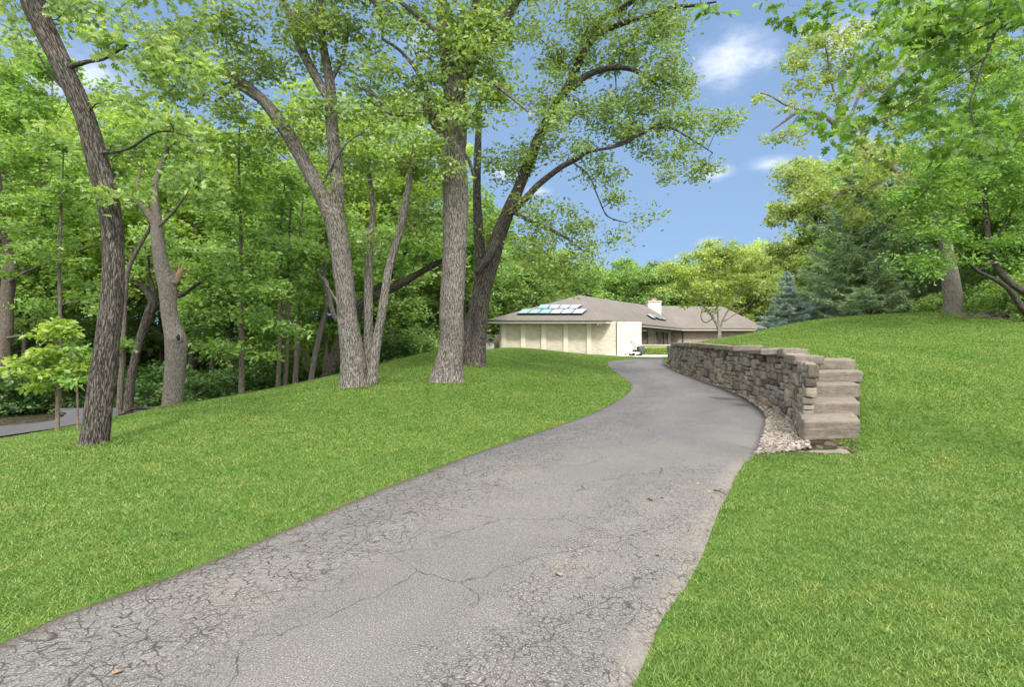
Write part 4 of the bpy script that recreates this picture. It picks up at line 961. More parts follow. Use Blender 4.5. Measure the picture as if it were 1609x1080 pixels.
# ---- the leaning oak behind it
make_tree('oak_tree', 'dark oak with two leaning stems just behind the big middle oak, limbs reaching right', at(745, 574, 19.0),
  [limb_px(19.0, [(746,582,48),(746,573,37),(748,555,31),(752,520,27),(757,470,26),(764,430,25),(776,390,25),(788,358,23),(802,326,20),(818,288,17),(834,246,17),(850,210,16),(874,166,14),(890,138,12),(899,120,12),(921,76,11),(944,33,9),(982,10,8),(1020,-20,6)]),
   limb_px(19.0, [(735,578,24,-.1),(733,555,17,-.2),(733,530,15,-.2),(740,500,15,-.15),(748,465,17,-.1),(754,425,18,0),(753,390,16,.1),(751,350,14,.2),(750,300,13,.3),(750,250,12,.4),(752,200,9,.5),(758,140,6,.6)]),
   limb_px(19.0, [(908,95,9),(926,68,11,-.1),(950,48,9,-.2),(1002,29,8,-.3),(1058,12,7,-.4),(1092,8,5,-.5),(1125,2,3,-.6)]),
   limb_px(19.0, [(884,146,10),(902,134,11,-.1),(926,116,10,-.2),(962,106,9,-.4),(990,108,8,-.5),(1012,117,7,-.6),(1036,124,5,-.7),(1056,134,4,-.8)]), limb_px(19.0, [(1008,115,4,-.6),(1022,124,4,-.7),(1036,137,3,-.8)]),
   limb_px(19.0, [(806,330,14),(826,312,11,-.1),(848,288,10,-.2),(880,263,9,-.4),(905,250,8,-.5),(926,238,5,-.6),(975,228,4,-.8),(1010,208,3,-1),(1045,190,2.5,-1.2)]),
   limb_px(19.0, [(900,255,3,-.5),(925,275,2.5,-.7),(940,310,2.5,-.8),(955,340,2,-.9),(985,350,1.5,-1)]),
   limb_px(19.0, [(966,106,3,-.4),(968,135,2,-.5)]), limb_px(19.0, [(786,365,14,0),(770,400,12,-.3),(748,430,9,-.4)]),
   limb_px(19.0, [(800,330,8,-.1),(830,345,6,-.5),(868,362,5,-.8),(905,385,3,-1.1),(930,410,2,-1.3)]),
   limb_px(19.0, [(1120,240,2,-1.2),(1080,215,3,-1.1),(1040,200,4,-1.0),(960,230,4,-.7)])],
  [(900,70,19,90,55,.95),(985,65,18.8,95,48,.85),(1055,130,18.5,75,45,.9),(1000,160,18.6,90,50,.9),(930,185,18.5,85,48,.95),(1040,225,18.2,85,38,.9),(1105,180,18.2,45,40,.7),(1098,255,18,40,25,.6),(870,235,18.6,70,45,.85),(960,255,18.2,70,25,.7),(840,345,18.3,55,38,.95),(885,385,18,55,32,.9),(915,418,17.8,42,26,.85),(850,405,18,50,32,.85),(945,340,18.0,36,20,.5),(975,375,17.9,22,10,.4),(990,312,17.9,36,12,.5),(1015,330,17.9,16,10,.4),(970,0,19,140,50,1.0),(860,130,19,60,50,.8),(800,250,19,45,50,.6),(905,450,17.8,22,12,.6),(1060,285,17.9,24,9,.4),(1000,-90,19,170,60,1.0),(760,330,19.4,30,60,.4),(1050,60,18.7,60,40,.7)],
  BARK_DARK, LM_OAK, LEAF_MID, .13, 150, .58, 14, up=.65)
# ---- the knotted tree with the broken limb
kn = make_tree('knotted_tree', 'smooth grey tree with a knot hole and a snapped limb, behind the leaning oak', at(273, 637, 15.0),
  [limb_px(15.0, [(272,644,40),(272,634,34),(273,610,32),(275,580,33),(277,555,36),(278,535,38),(274,520,33),(269,505,29),(265,485,27),(263,460,28),(262,445,30),(256,425,26),(252,405,23),(250,385,22),(248,365,22),(246,345,18),(243,315,14),(246,280,11,.2),(262,235,8,.4),(268,180,5,.6)]),
   limb_px(15.0, [(247,358,15),(236,340,15,-.1),(222,322,13,-.2),(206,314,11,-.3),(190,308,8,-.4),(165,300,5,-.6)]),
   limb_px(15.0, [(246,350,10),(236,335,8,.1),(222,312,7,.2),(216,290,6,.3),(222,265,4,.4)]),
   limb_px(15.0, [(262,455,24),(272,440,17,-.05),(277,432,12,-.08)]),
   limb_px(15.0, [(250,355,6,-.2),(270,335,5,-.5),(288,312,4,-.8),(300,290,2,-1)])],
  [(250,250,15.4,70,60,.8),(190,290,15,50,32,.6),(300,300,14.6,50,40,.6),(250,160,15.6,80,50,.8),(170,250,15.4,50,40,.6)],
  BARK_GREY, LM_WOOD, LEAF_MID, .14, 125, .58, 15)
ko = np.array(kn.location)
g = Geo(); P = limb_px(14.92, [(274,444,9),(279,436,9),(284,427,6),(289,416,1.5)]); g.tube(P[:, :3], P[:, 3], 9, rough=.5, seed=3); P = limb_px(14.94, [(277,438,7),(281,428,5),(282,413,1.2)]); g.tube(P[:, :3], P[:, 3], 6, rough=.5, seed=5)
o = g.build('broken_limb', simple('split_wood', (.24, .15, .105), .85, .2, 0, .4, 18, .6), kn, ko); o['label'] = 'snapped reddish limb stump of bare split wood'
g = Geo(); c = at(279.0, 531, 14.56); u = np.linspace(0, 2 * math.pi, 17)[:-1]
ring = np.array([c + np.array([math.cos(t) * .085, .05 + .03 * math.sin(t) ** 2, math.sin(t) * .10]) for t in u]); g.tube(np.vstack([ring, ring[:2]]), np.full(18, .035), 8, rough=.3); g.build('knot_rim', BARK_GREY, kn, ko)
g = Geo(); uu, vv = np.meshgrid(np.linspace(0, math.pi, 9), np.linspace(0, 2 * math.pi, 13), indexing='ij'); sp = np.stack([np.sin(uu) * np.cos(vv) * .075, np.cos(uu) * .06, np.sin(uu) * np.sin(vv) * .09], -1).reshape(-1, 3) + c + (0, .075, 0)
jj, ii = np.meshgrid(np.arange(8), np.arange(12), indexing='ij'); a = (jj * 13 + ii).ravel(); g.add(sp, [np.stack([a, a + 1, a + 14, a + 13], -1)]); g.build('knot_hole', simple('rot_hollow', (.015, .012, .01), .95), kn, ko)
# ---- dark pair of trees behind the knotted one
make_tree('slender_tree', 'slim rough trunk with a pale side branch right behind the leaning oak', at(188, 652, 15.6),
  [limb_px(15.6, [(187,658,14),(188,648,11.5),(190,600,10.5),(193,560,10),(194,520,9),(195,480,8.5),(197,455,9),(201,425,8),(212,400,7),(226,375,6.5),(236,358,6)]), limb_px(15.6, [(196,460,7),(190,400,5),(186,340,4),(180,270,3)]), limb_px(15.6, [(188,560,4),(172,540,3,-.4),(160,520,2,-.6)])],
  [(195,545,15.2,14,8,.5),(180,240,15.8,50,40,.7),(225,340,15.8,35,25,.5),(200,400,16,30,20,.4)], BARK_THIN, LM_WOOD, LEAF_MID, .14, 110, .42, 16)
make_tree('slanting_tree', 'dark slanting trunk forking behind the knotted grey tree', at(202, 645, 17.5),
  [limb_px(17.5, [(200,652,20),(202,640,17),(206,600,15),(213,560,15),(222,530,16),(231,505,17),(238,485,18),(242,474,17),(228,455,9),(222,447,8),(214,442,5),(206,440,4)]), limb_px(17.5, [(238,486,14),(246,470,12,.2),(262,466,9,.3),(285,464,8,.2),(302,452,6),(322,440,4,-.2)]), limb_px(17.5, [(242,474,11),(240,455,9,.2),(232,420,7,.4),(238,380,5,.6)])],
  [(310,425,17.2,40,22,.6),(215,420,17.6,25,18,.5),(240,370,18.2,50,40,.6)], BARK_DARK, LM_WOOD, LEAF_MID, .15, 120, .45, 17)
# ---- the two saplings by the lane
make_tree('sapling', 'young tree with pale slim trunk and bright umbrella of big leaves by the lane', at(90, 678, 12.5),
  [limb_px(12.5, [(90,682,9.5),(90,672,8.5),(90.5,630,7.5),(91,590,7),(92,560,5.5),(90,535,4),(86,515,3)]), limb_px(12.5, [(91,575,3),(110,550,2.5,-.3),(128,560,2,-.5)]), limb_px(12.5, [(91,580,3),(65,560,2.5,-.3),(35,570,2,-.5)]), limb_px(12.5, [(92,568,3),(120,580,2,.4)])],
  [(85,528,12.4,45,20,1.2),(50,555,12.2,40,16,1.2),(115,560,12.3,32,18,1.1),(80,578,12.0,52,15,1.2),(66,602,12.3,24,9,.8),(122,598,12.4,20,14,.7)], BARK_TAN, LM_SUN, LEAF_OVAL, .15, 90, .30, 18, flat=.35, up=1.1, twig=(.004, .008))
make_tree('sapling', 'thinnest sapling, a bare wand of a stem close behind the leaning oak', at(122, 676, 12.0),
  [limb_px(12.0, [(122,680,5),(122,650,4),(121,610,3.5),(117,575,3),(114,545,2)])], [(120,552,12,20,14,.6),(133,600,12,10,10,.5)], BARK_TAN, LM_MAPLE, LEAF_OVAL, .15, 60, .26, 19, flat=.4, up=1.1, twig=(.004, .008))
make_tree('young_tree', 'thin dark trunk rising straight behind the umbrella sapling', at(93, 660, 20.0),
  [limb_px(20.0, [(93,690,8),(93,640,7),(94,560,6.5),(94,480,6.5),(93,420,6),(95,360,5.5),(97,310,4.5),(99,265,3),(100,220,2)])], [(95,300,20,50,40,.8),(80,400,20,45,32,.6),(110,240,20.4,50,40,.7),(60,350,20,40,30,.7),(130,480,20,30,18,.6)], BARK_THIN, LM_MAPLE, LEAF_MID, .17, 110, .5, 20, flat=.4, up=1.0)
# ---- layered young tree right of the knotted tree
make_tree('young_tree', 'straight slim young tree with layered bright leaves in the gap left of the three-stemmed oak', at(380, 622, 17.0),
  [limb_px(17.0, [(380,627,14),(380,618,10.5),(380,580,9.5),(380,540,9),(379,480,8),(378,420,7),(378,370,6),(377,310,5),(375,250,3.5),(376,200,2.5)])],
  [(380,250,17,55,42,.9),(365,320,17,70,42,1.0),(400,380,16.8,75,38,1.0),(350,430,16.8,60,35,.95),(420,450,16.6,55,32,.9),(370,490,16.6,62,28,.9),(420,510,16.5,45,22,.8),(330,550,16.3,28,12,.7),(385,545,16.5,40,18,.6),(370,200,17.2,40,30,.7),(420,560,16.4,25,12,.5)], BARK_THIN, LM_MAPLE, LEAF_OVAL, .16, 110, .52, 21, flat=.38, up=1.1)
# ---- trunks along the wood's edge
for j, (px, py, Y, w, top, lab) in enumerate([(437,612,20.0,8,(441,380),'left trunk of the close pair rising at the lawn edge'),(448,610,20.2,7,(455,370),'right trunk of the close pair rising at the lawn edge'),(464,607,21.5,9,(470,400),'short dark trunk just right of the close pair of trunks')]):
    make_tree('woodland_tree', lab, at(px, py, Y), [limb_px(Y, [(px - 1, py + 8, w * 1.25), (px, py - 8, w), ((px * 2 + top[0]) / 3 + 1.5, (py * 2 + top[1]) / 3, w * .85), (top[0], top[1], w * .6), (top[0] + 6, top[1] - 90, w * .3)])],
              [(top[0] - 5, top[1] + 70, Y, 42, 32, .7), (top[0] + 10, top[1], Y, 50, 40, .8), (top[0], top[1] - 80, Y, 45, 40, .7)], BARK_THIN, LM_WOOD, LEAF_MID, .17, 115, .5, 30 + j, flat=.4, up=1.0)
make_tree('crooked_tree', 'crooked thin trunk with a mossy bent limb, left of the slanting trunk', at(489, 603, 22.0),
  [limb_px(22.0, [(487,610,13),(489,598,10),(493,570,9),(499,540,9),(506,510,8),(512,480,7),(510,440,6),(512,400,5),(520,340,3)]), limb_px(22.0, [(530,505,7,-1.5),(522,490,8,-1.5),(516,460,8,-1.4),(510,440,8,-1.3),(500,432,6,-1.2),(505,420,3,-1.2)])],
  [(515,380,22.4,50,38,.8),(490,440,22,30,25,.5),(525,310,22.6,45,40,.8)], BARK_GREY, LM_WOOD, LEAF_MID, .17, 115, .5, 34)
make_tree('slanting_tree', 'long dark trunk slanting up to the right behind the three-stemmed oak', at(515, 597, 22.5),
  [limb_px(22.5, [(508,606,26),(514,594,21),(524,565,20),(536,538,19),(551,505,18),(570,478,16),(590,466,14),(612,455,14),(635,442,13),(660,428,10),(685,414,9),(706,404,6),(730,392,4)]), limb_px(22.5, [(566,480,12),(585,458,11,.3),(605,444,10,.5),(622,420,8,.7),(640,390,5,.9)]), limb_px(22.5, [(672,420,4),(684,428,3,-.2),(694,438,2,-.3)])],
  [(640,390,22.6,60,35,.9),(690,385,22.4,50,30,.8),(605,400,23,45,30,.8),(720,370,22.6,40,30,.7)], BARK_DARK, LM_WOOD, LEAF_MID, .17, 115, .5, 35)
# ---- big shaded tree at the far left edge
make_tree('maple_tree', 'broad dark forked trunk with layered green boughs at the far left edge', at(4, 620, 23.0),
  [limb_px(23.0, [(2,640,36),(3,600,30),(5,560,27),(8,520,24),(11,470,23),(14,430,24),(12,395,18),(6,360,15),(2,320,11),(-4,260,8)]), limb_px(23.0, [(14,440,16),(28,405,13,-.2),(45,378,11,-.3),(62,352,9,-.4),(72,320,8,-.4),(66,285,6,-.3),(75,240,4,-.2)]), limb_px(23.0, [(10,445,9),(35,430,6,-.5),(70,415,5,-.9),(110,400,4,-1.2),(150,385,3,-1.6)]), limb_px(23.0, [(8,532,6),(30,528,5,-.6),(52,530,4,-1.0)])],
  [(50,250,22.6,80,48,.9),(40,330,22.2,75,36,.8),(95,390,21.8,60,26,.7),(30,420,22,60,25,.6),(110,450,21.6,55,25,.7),(60,480,21.8,60,18,.6),(20,170,22.8,80,50,.9),(120,330,21.8,50,35,.7),(130,260,22.4,50,40,.7),(80,120,23,100,50,.9),(-60,300,22.6,80,80,.8),(170,430,21.6,40,20,.5)],
  BARK_THIN, LM_MAPLE, LEAF_MID, .18, 125, .55, 36, flat=.36, up=1.05)
# ------------------------------------------------------------------ right side trees
GOLD = math.pi * (3 - math.sqrt(5))
# honey-locust before the far wing
make_tree('locust_tree', 'airy yellow green tree with slim grey forked trunk before the far house wing', at(1130, 533, 31.0),
  [limb_px(31.0, [(1130,540,8),(1130,530,6.5),(1130,520,6.5),(1127,510,5),(1118,496,4),(1108,484,3.2),(1096,472,2.4),(1085,455,1.6),(1075,435,1)]), limb_px(31.0, [(1130,522,5),(1134,508,3.5),(1140,495,3),(1150,480,2.4),(1160,462,1.8),(1170,440,1)]), limb_px(31.0, [(1120,500,2.5),(1110,507,2.2),(1103,503,1.8),(1101,494,1.4)]), limb_px(31.0, [(1129,515,4),(1128,495,3),(1126,470,2.2),(1122,440,1.6),(1120,410,1)]), limb_px(31.0, [(1138,505,2.4),(1152,496,1.8),(1168,485,1.2),(1180,478,.8)])],
  [(1075,425,31,38,28,1.0),(1115,400,31,48,26,1.1),(1155,415,31,45,28,1.0),(1100,450,30.6,50,18,.9),(1170,450,30.8,38,20,.8),(1060,455,30.6,24,14,.7),(1130,465,30.4,42,12,.5),(1070,480,30.4,20,7,.3),(1122,492,30.6,12,9,.5),(1185,430,31.2,30,25,.7),(1200,465,31,22,14,.5)],
  BARK_PALE, LM_YEL, LEAF_FAR, .17, 120, .5, 50, flat=.45, up=1.0)
# big oak leaning left out of the mound's crest, with its pale loose crown
make_tree('leaning_tree', 'stout rough trunk on the mound crest leaning left into a sparse pale yellow crown', at(1495, 491, 24.6),
  [limb_px(24.6, [(1497,500,40),(1496,490,34),(1496,470,32),(1495,450,31),(1494,430,29),(1488,400,24,.2),(1478,360,20,.4),(1462,322,17,.6),(1436,290,14,.8),(1402,264,12,1),(1374,245,10,1.2),(1352,222,9,1.4),(1330,200,7,1.5),(1312,150,4,1.6),(1302,100,3,1.7),(1295,60,2,1.8)]),
   limb_px(25.6, [(1350,222,8,.3),(1318,200,8,.3),(1290,180,8,.3),(1258,174,7,.3),(1235,188,5,.3),(1212,205,3,.3)]), limb_px(25.6, [(1262,174,5,.3),(1235,165,4,.3),(1210,150,3,.3),(1190,145,2,.3)]),
   limb_px(25.6, [(1285,180,4,.3),(1272,205,3,.3),(1258,215,2.5,.3),(1252,228,2,.3)]), limb_px(25.6, [(1258,176,4,.3),(1245,195,3,.3),(1232,215,2,.3)]), limb_px(25.6, [(1330,198,6,.4),(1350,150,5,.4),(1370,100,4,.4),(1390,50,3,.4)]), limb_px(25.4, [(1440,296,7),(1380,296,5),(1330,300,5),(1300,318,4),(1280,325,2.5)])],
  [(1300,70,26.2,66,44,.6),(1260,110,26.2,44,30,.6),(1345,60,26.2,55,45,.55),(1240,160,25.9,36,15,.35),(1200,160,25.9,22,12,.4),(1250,205,25.9,30,18,.4),(1215,215,25.9,22,14,.35),(1320,140,26,50,32,.45),(1390,100,26,50,50,.6),(1300,290,25.4,60,32,.7),(1345,330,25.4,50,28,.6),(1390,200,26,40,40,.6),(1265,260,25.6,34,16,.5),(1262,300,25.4,28,25,.6),(1400,280,24.4,40,30,1.0),(1430,330,23.6,36,26,1.0),(1370,240,25,36,26,.8),(1350,200,25.2,30,24,.6)],
  BARK_GREY, LM_PALE, LEAF_MID, .20, 62, .50, 51, twig=(.006, .016))
make_tree('maple_tree', 'tall sunlit yellow green maple standing behind the overhanging boughs at top right', at(1560, 490, 29.0),
  [limb_px(29.0, [(1560,500,22),(1558,470,18),(1552,420,16),(1545,340,14),(1540,250,11),(1530,150,8),(1520,40,5)]), limb_px(29.0, [(1544,330,8),(1500,270,6),(1460,220,4),(1430,180,2)]), limb_px(29.0, [(1540,280,8),(1580,200,6),(1610,120,4)])],
  [(1480,240,28.6,70,50,1.0),(1440,170,29,55,40,.9),(1560,180,28.6,80,60,1.0),(1500,90,29,80,60,.9),(1600,80,29,60,70,1.0),(1450,60,29.4,50,40,.7),(1540,0,29,90,50,.9),(1600,260,28.4,60,50,1.0),(1520,310,28,60,40,.9),(1410,260,28.4,50,36,.8),(1440,330,28,50,36,.8),(1640,180,29,50,80,1.0)], BARK_THIN, LM_SUN, LEAF_MID, .21, 95, .62, 55, flat=.45, up=1.0)
make_tree('yellow_tree', 'tall rounded yellow green tree behind the blue spruces', at(1290, 480, 46.0),
  [limb_px(46.0, [(1290,520,14),(1290,470,12),(1288,430,10),(1284,380,8),(1282,330,5),(1284,280,3)]), limb_px(46.0, [(1287,420,6),(1262,380,4),(1245,340,2)]), limb_px(46.0, [(1288,410,6),(1310,370,4),(1325,330,2)])],
  [(1280,290,46,50,44,1.4),(1255,340,45.6,46,42,1.3),(1340,300,46,50,40,1.2),(1250,280,46,30,24,.9),(1350,250,46.4,50,34,1.0),(1305,340,45.6,45,42,1.1),(1240,400,45.4,36,40,1.0),(1290,410,45.2,48,40,1.0),(1250,450,45,40,22,.9),(1320,280,46,40,36,1.0)], BARK_THIN, LM_PALE, LEAF_FAR, .26, 120, .75, 52)
# dense bright maple-like tree at the right edge, trunk leaning in from outside
make_tree('maple_tree', 'bright green tree with two dark stems leaning in from the right edge of the mound', at(1650, 500, 21.5),
  [limb_px(21.5, [(1652,520,26),(1648,500,20),(1630,472,17),(1609,458,15),(1588,444,14),(1572,428,13),(1560,405,12),(1553,375,11),(1550,340,10),(1548,310,9),(1545,270,7),(1535,220,5),(1520,160,3)]), limb_px(21.5, [(1645,520,16,-.4),(1620,500,13,-.5),(1603,480,12,-.6),(1585,455,10,-.7),(1560,438,8,-.8),(1536,426,6,-.9),(1515,405,4,-1)]), limb_px(21.5, [(1551,330,6),(1530,320,5,-.2),(1508,330,4,-.4),(1490,322,3,-.6)]), limb_px(21.5, [(1556,390,6),(1580,350,5,.2),(1600,310,4,.3)]), limb_px(21.5, [(1550,300,5),(1580,250,4,-.3),(1610,200,3,-.5)])],
  [(1550,300,21.3,70,45,1.0),(1480,330,20.8,55,36,.9),(1590,260,21.2,60,45,1.0),(1600,360,20.8,50,38,.9),(1530,370,20.8,55,25,.8),(1460,380,20.4,40,22,.5),(1430,310,21,45,32,.8),(1500,250,21.4,60,40,.9),(1450,340,20.2,42,34,.7),(1470,420,20,45,22,.9),(1420,300,20.4,36,26,.6),(1455,280,20.6,50,40,1.0),(1500,400,20,36,18,.5),(1560,200,21.6,80,50,1.0),(1480,410,20.4,45,18,.7),(1420,420,20.2,28,12,.5),(1600,420,20.4,40,18,.6),(1640,300,21,60,80,1.0),(1590,130,22,80,60,.9),(1460,200,22,60,40,.8)],
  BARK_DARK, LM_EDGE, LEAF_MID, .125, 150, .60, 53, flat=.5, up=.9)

def conifer(name, label, base, height, rad, nwh, mat, bark, seed, tuft=.30, wid=.10, droop=.10, z0=.06, dens=1.0, power=.85, parts_at=None):
    rg = np.random.default_rng(seed); base = np.array(base, float); base[2] = float(H(base[0], base[1]))
    t = empty(name, base, label, 'conifer'); g = Geo(); gl = Geo()
    P = np.array([[0, 0, z] for z in np.linspace(-.3, height, 12)]) + base; P[:, :2] += rg.normal(0, .02, (12, 2))
    g.tube(P, np.linspace(rad * .055 + .05, .015, 12), 10, rough=.1)
    TP, TN, TA = [], [], []
    for w in range(nwh):
        f = w / (nwh - 1); z = height * (z0 + (1 - z0) * f); L0 = rad * (1 - f) ** power + .08
        for q in range(int(5 + 3 * (1 - f))):
            az = q * 2 * math.pi / (5 + 3 * (1 - f)) + w * GOLD + rg.normal(0, .18); L_ = L0 * rg.uniform(.72, 1.12)
            d = np.array([math.cos(az), math.sin(az), 0]); n = 8; s = np.linspace(0, 1, n)
            zz = z + L_ * (-droop * s * 2 + .28 * s ** 2 + (.25 * f) * s)
            B = base + d * (L_ * s)[:, None] + np.c_[np.zeros(n), np.zeros(n), zz]
            g.tube(B, np.linspace(.03, .006, n) * (.5 + rad * .2), 4, cap=False)
            m = max(3, int(L_ * 13 * dens)); ss = rg.random(m) ** .7
            pt = np.stack([np.interp(ss, s, B[:, c]) for c in range(3)], 1); side = np.array([-d[1], d[0], 0])
            lat = rg.normal(0, .22, m) * L_ * (1.15 - ss) ; pt = pt + side * lat[:, None] + np.c_[np.zeros(m), np.zeros(m), -.12 * np.abs(lat)]
            TP.append(pt); TA.append(az + np.sign(lat) * rg.uniform(0, .9, m))
    TP = np.concatenate(TP); TA = np.concatenate(TA); rep = 9
    C = np.repeat(TP, rep, 0); k = len(C); A_ = np.repeat(TA, rep) + rg.normal(0, .75, k)
    nv = rg.normal(0, .55, (k, 3)) + [0, 0, .8]
    T = LEAF_NEEDLE[0] * [1, wid / .05 * .5 / tuft, 1]
    put_leaves(gl, C + rg.normal(0, .04, (k, 3)), tuft * rg.uniform(.6, 1.2, k), nv, (T, LEAF_NEEDLE[1]), rg, A_)
    g.build('trunk', bark, t, base); gl.build('crown', mat, t, base, smooth=False); return t
conifer('pine_tree', 'broad dark green pine with layered boughs on the mound crest', at(1362, 480, 33.0), 9.2, 4.1, 17, LM_PINE, BARK_DARK, 61, .40, .045, .05, .05, 2.2, .62)
conifer('pine_tree', 'second dark pine half hidden just right of the broad pine', at(1440, 480, 35.0), 8.2, 3.2, 15, LM_PINE, BARK_DARK, 62, .40, .045, .06, .06, 1.8, .7)
conifer('spruce_tree', 'blue spruce standing at the right end of the house roof, the taller of two', at(1236, 505, 33.5), 3.5, 1.6, 11, LM_BLUE, BARK_THIN, 63, .20, .04, .12, .04, 3.6)
conifer('spruce_tree', 'smaller blue spruce peeping over the mound beside the broad pine', at(1292, 490, 34.0), 2.4, 1.25, 9, LM_BLUE, BARK_THIN, 64, .20, .04, .12, .04, 3.6)

# overhanging oak in the near right, its trunk outside the picture
make_tree('oak_tree', 'near oak boughs with large dark lobed leaves overhanging the top right corner', (8.2, 4.2, 0),
  [np.array([[8.2,4.2,-.4,.26],[8.15,4.2,.8,.22],[8.0,4.3,2.5,.20],[7.6,4.4,4.4,.18],[7.3,4.5,6.5,.14],[7.0,4.6,8.5,.09]]),
   np.array([[7.6,4.4,4.6,.08],[6.6,4.7,5.2,.06],[5.6,4.9,5.1,.045],[*at(1640,-60,5.0),.03],[*at(1598,-20,5.0),.022],[*at(1572,30,5),.016],[*at(1548,90,5),.011],[*at(1536,125,5),.008],[*at(1524,160,5),.006],[*at(1530,192,5),.003]]),
   np.array([[*at(1572,28,5),.010],[*at(1500,60,5),.008],[*at(1450,85,4.9),.006],[*at(1410,125,4.8),.004],[*at(1380,155,4.8),.002]]),
   np.array([[*at(1600,-18,5),.014],[*at(1540,10,5.1),.010],[*at(1470,45,5.2),.007],[*at(1400,70,5.2),.004],[*at(1350,110,5.2),.002]]),
   np.array([[*at(1548,90,5),.006],[*at(1490,130,5.2),.005],[*at(1430,165,5.2),.003],[*at(1390,190,5.2),.002]]),
   np.array([[7.3,4.5,6.6,.07],[5.6,5.2,6.9,.05],[4.2,5.8,6.4,.032],[*at(1330,-95,6),.02],[*at(1230,-45,6),.012],[*at(1130,-30,6),.008]]),
   np.array([[*at(1640,-60,5.0),.02],[*at(1660,60,5.1),.014],[*at(1640,150,5.2),.008],[*at(1600,220,5.3),.003]])],
  [(1480,20,5.0,70,35,.8),(1575,20,4.9,50,35,.9),(1590,150,5.0,35,35,.7),(1430,40,5.1,80,42,.95),(1520,55,5,70,48,.9),(1590,60,5,50,55,.9),(1370,110,5.1,50,32,.9),(1330,165,5.1,40,26,.8),(1310,205,5.1,22,14,.6),(1410,150,5,55,32,.85),(1480,150,5.1,60,34,.75),(1560,170,5.2,50,36,.7),(1380,215,5.1,22,14,.7),(1370,10,5.3,26,18,.5),(1600,240,5.3,30,22,.6),(1465,215,5.2,30,18,.4),(1560,215,5.3,24,18,.4),(1120,2,6,22,9,.7),(1258,14,6,24,10,.6),(1275,30,6,12,6,.5),(1500,-60,5.2,120,50,.9)],
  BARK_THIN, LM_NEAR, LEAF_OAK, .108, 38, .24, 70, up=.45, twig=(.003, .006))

# ------------------------------------------------------------------ woodland
def local_tree(name, label, xy, height, crad, seed, leafm, bark, leaf, size, per, rad, nclump, low=.25, group=None, trunk_r=.14, cat='tree', flat=.5):
    rg = np.random.default_rng(seed); base = np.array([*xy, float(H(*xy))]); top = height
    lx, ly = rg.normal(0, .35, 2)
    limbs = [np.array([[0, 0, -.4, trunk_r * 1.4], [0, 0, .1, trunk_r * 1.1], [lx * .3, ly * .3, top * .3, trunk_r * .9], [lx, ly, top * .62, trunk_r * .55], [lx * 1.4, ly * 1.2, top * .92, .03]])]
    for q in range(7):
        a = q * GOLD + rg.normal(0, .2); z = top * rg.uniform(.3, .7); l = crad * rg.uniform(.5, .85)
        limbs.append(np.array([[lx * z / top, ly * z / top, z, trunk_r * .4], [math.cos(a) * l * .5, math.sin(a) * l * .5, z + l * .35, trunk_r * .25], [math.cos(a) * l, math.sin(a) * l, z + l * .6, .02]]))
    q = rg.normal(0, 1, (nclump, 3)); q /= np.linalg.norm(q, axis=1)[:, None]; q *= (rg.random(nclump) ** .33)[:, None]
    zc = (low + 1) / 2 * top; cl = q * [crad, crad, (1 - low) / 2 * top] + [lx, ly, zc]
    cl[:, :2] *= (0.75 + .5 * vnoise(cl * .6 + seed))[:, None]
    for L_ in limbs: L_[:, :3] += base
    return make_tree(name, label, base, limbs, [], bark, leafm, leaf, size, per, rad, seed, group, cat, flat, .9, clumps=cl + base)
def copy_thing(src, xy, rz, sc, label=None, group=None):
    o = src.copy(); COL.objects.link(o); o.location = (xy[0], xy[1], float(H(*xy)) - .05); o.rotation_euler = (0, 0, rz); o.scale = sc
    if label: o['label'] = label
    if group: o['group'] = group
    for ch in src.children:
        c = ch.copy(); COL.objects.link(c); c.parent = o
    return o
GW = 'trees of the wood left of the lawn'; LW = 'leafy tree in the dense green wood beyond the lawn on the left'
GL = 'light green trees filling the wood on the left'; LL = 'paler light green tree in the wood on the left'
r3 = np.random.default_rng(5)
sp0 = [tuple(at(60, 0, 30)[:2]), tuple(at(330, 0, 30)[:2]), tuple(at(620, 0, 34)[:2])]
wood = [local_tree('woodland_tree', LW, sp0[0], 11.5, 3.0, 81, LM_WOOD, BARK_THIN, LEAF_FAR, .24, 120, .72, 88, .16, GW, .16),
        local_tree('woodland_tree', LL, sp0[1], 9.5, 2.6, 82, LM_MAPLE, BARK_THIN, LEAF_FAR, .24, 120, .68, 80, .12, GL, .12),
        local_tree('woodland_tree', LW, sp0[2], 10.5, 2.8, 83, LM_WOOD, BARK_DARK, LEAF_FAR, .25, 120, .70, 82, .20, GW, .14)]
placed = list(sp0)
GA = 'tall airy trees with pale leaves rising over the left wood'; LA = 'tall airy tree with pale sunlit leaves rising above the left wood'
sa = tuple(at(190, 0, 29)[:2]); airy = local_tree('woodland_tree', LA, sa, 15.5, 3.4, 86, LM_SUN, BARK_GREY, LEAF_FAR, .23, 84, .75, 105, .3, GA, .17)
for px, Y, s in ((40,31,1.0),(-40,29,1.05),(300,33,1.05),(410,36,.98),(590,37,.95),(660,42,1.0),(120,36,1.2),(230,40,1.25),(500,46,1.05),(350,44,1.2),(730,50,1.0),(480,32,1.12),(560,34,1.15),(640,35,1.2),(270,31,1.1),(-110,33,1.1),(90,34,1.25),(420,41,1.25),(600,44,1.25)):
    x, y = at(px, 0, Y)[:2]; placed.append((x, y)); copy_thing(airy, (x, y), px * .37, (s, s, s))
def ok_spot(x, y, dmin):
    if any(math.hypot(x - a, y - b_) < dmin for a, b_ in placed): return False
    return True
roadd = lambda x, y: float(poly_dist(np.array([x]), np.array([y]), rl)[0][0])
cnt = 0
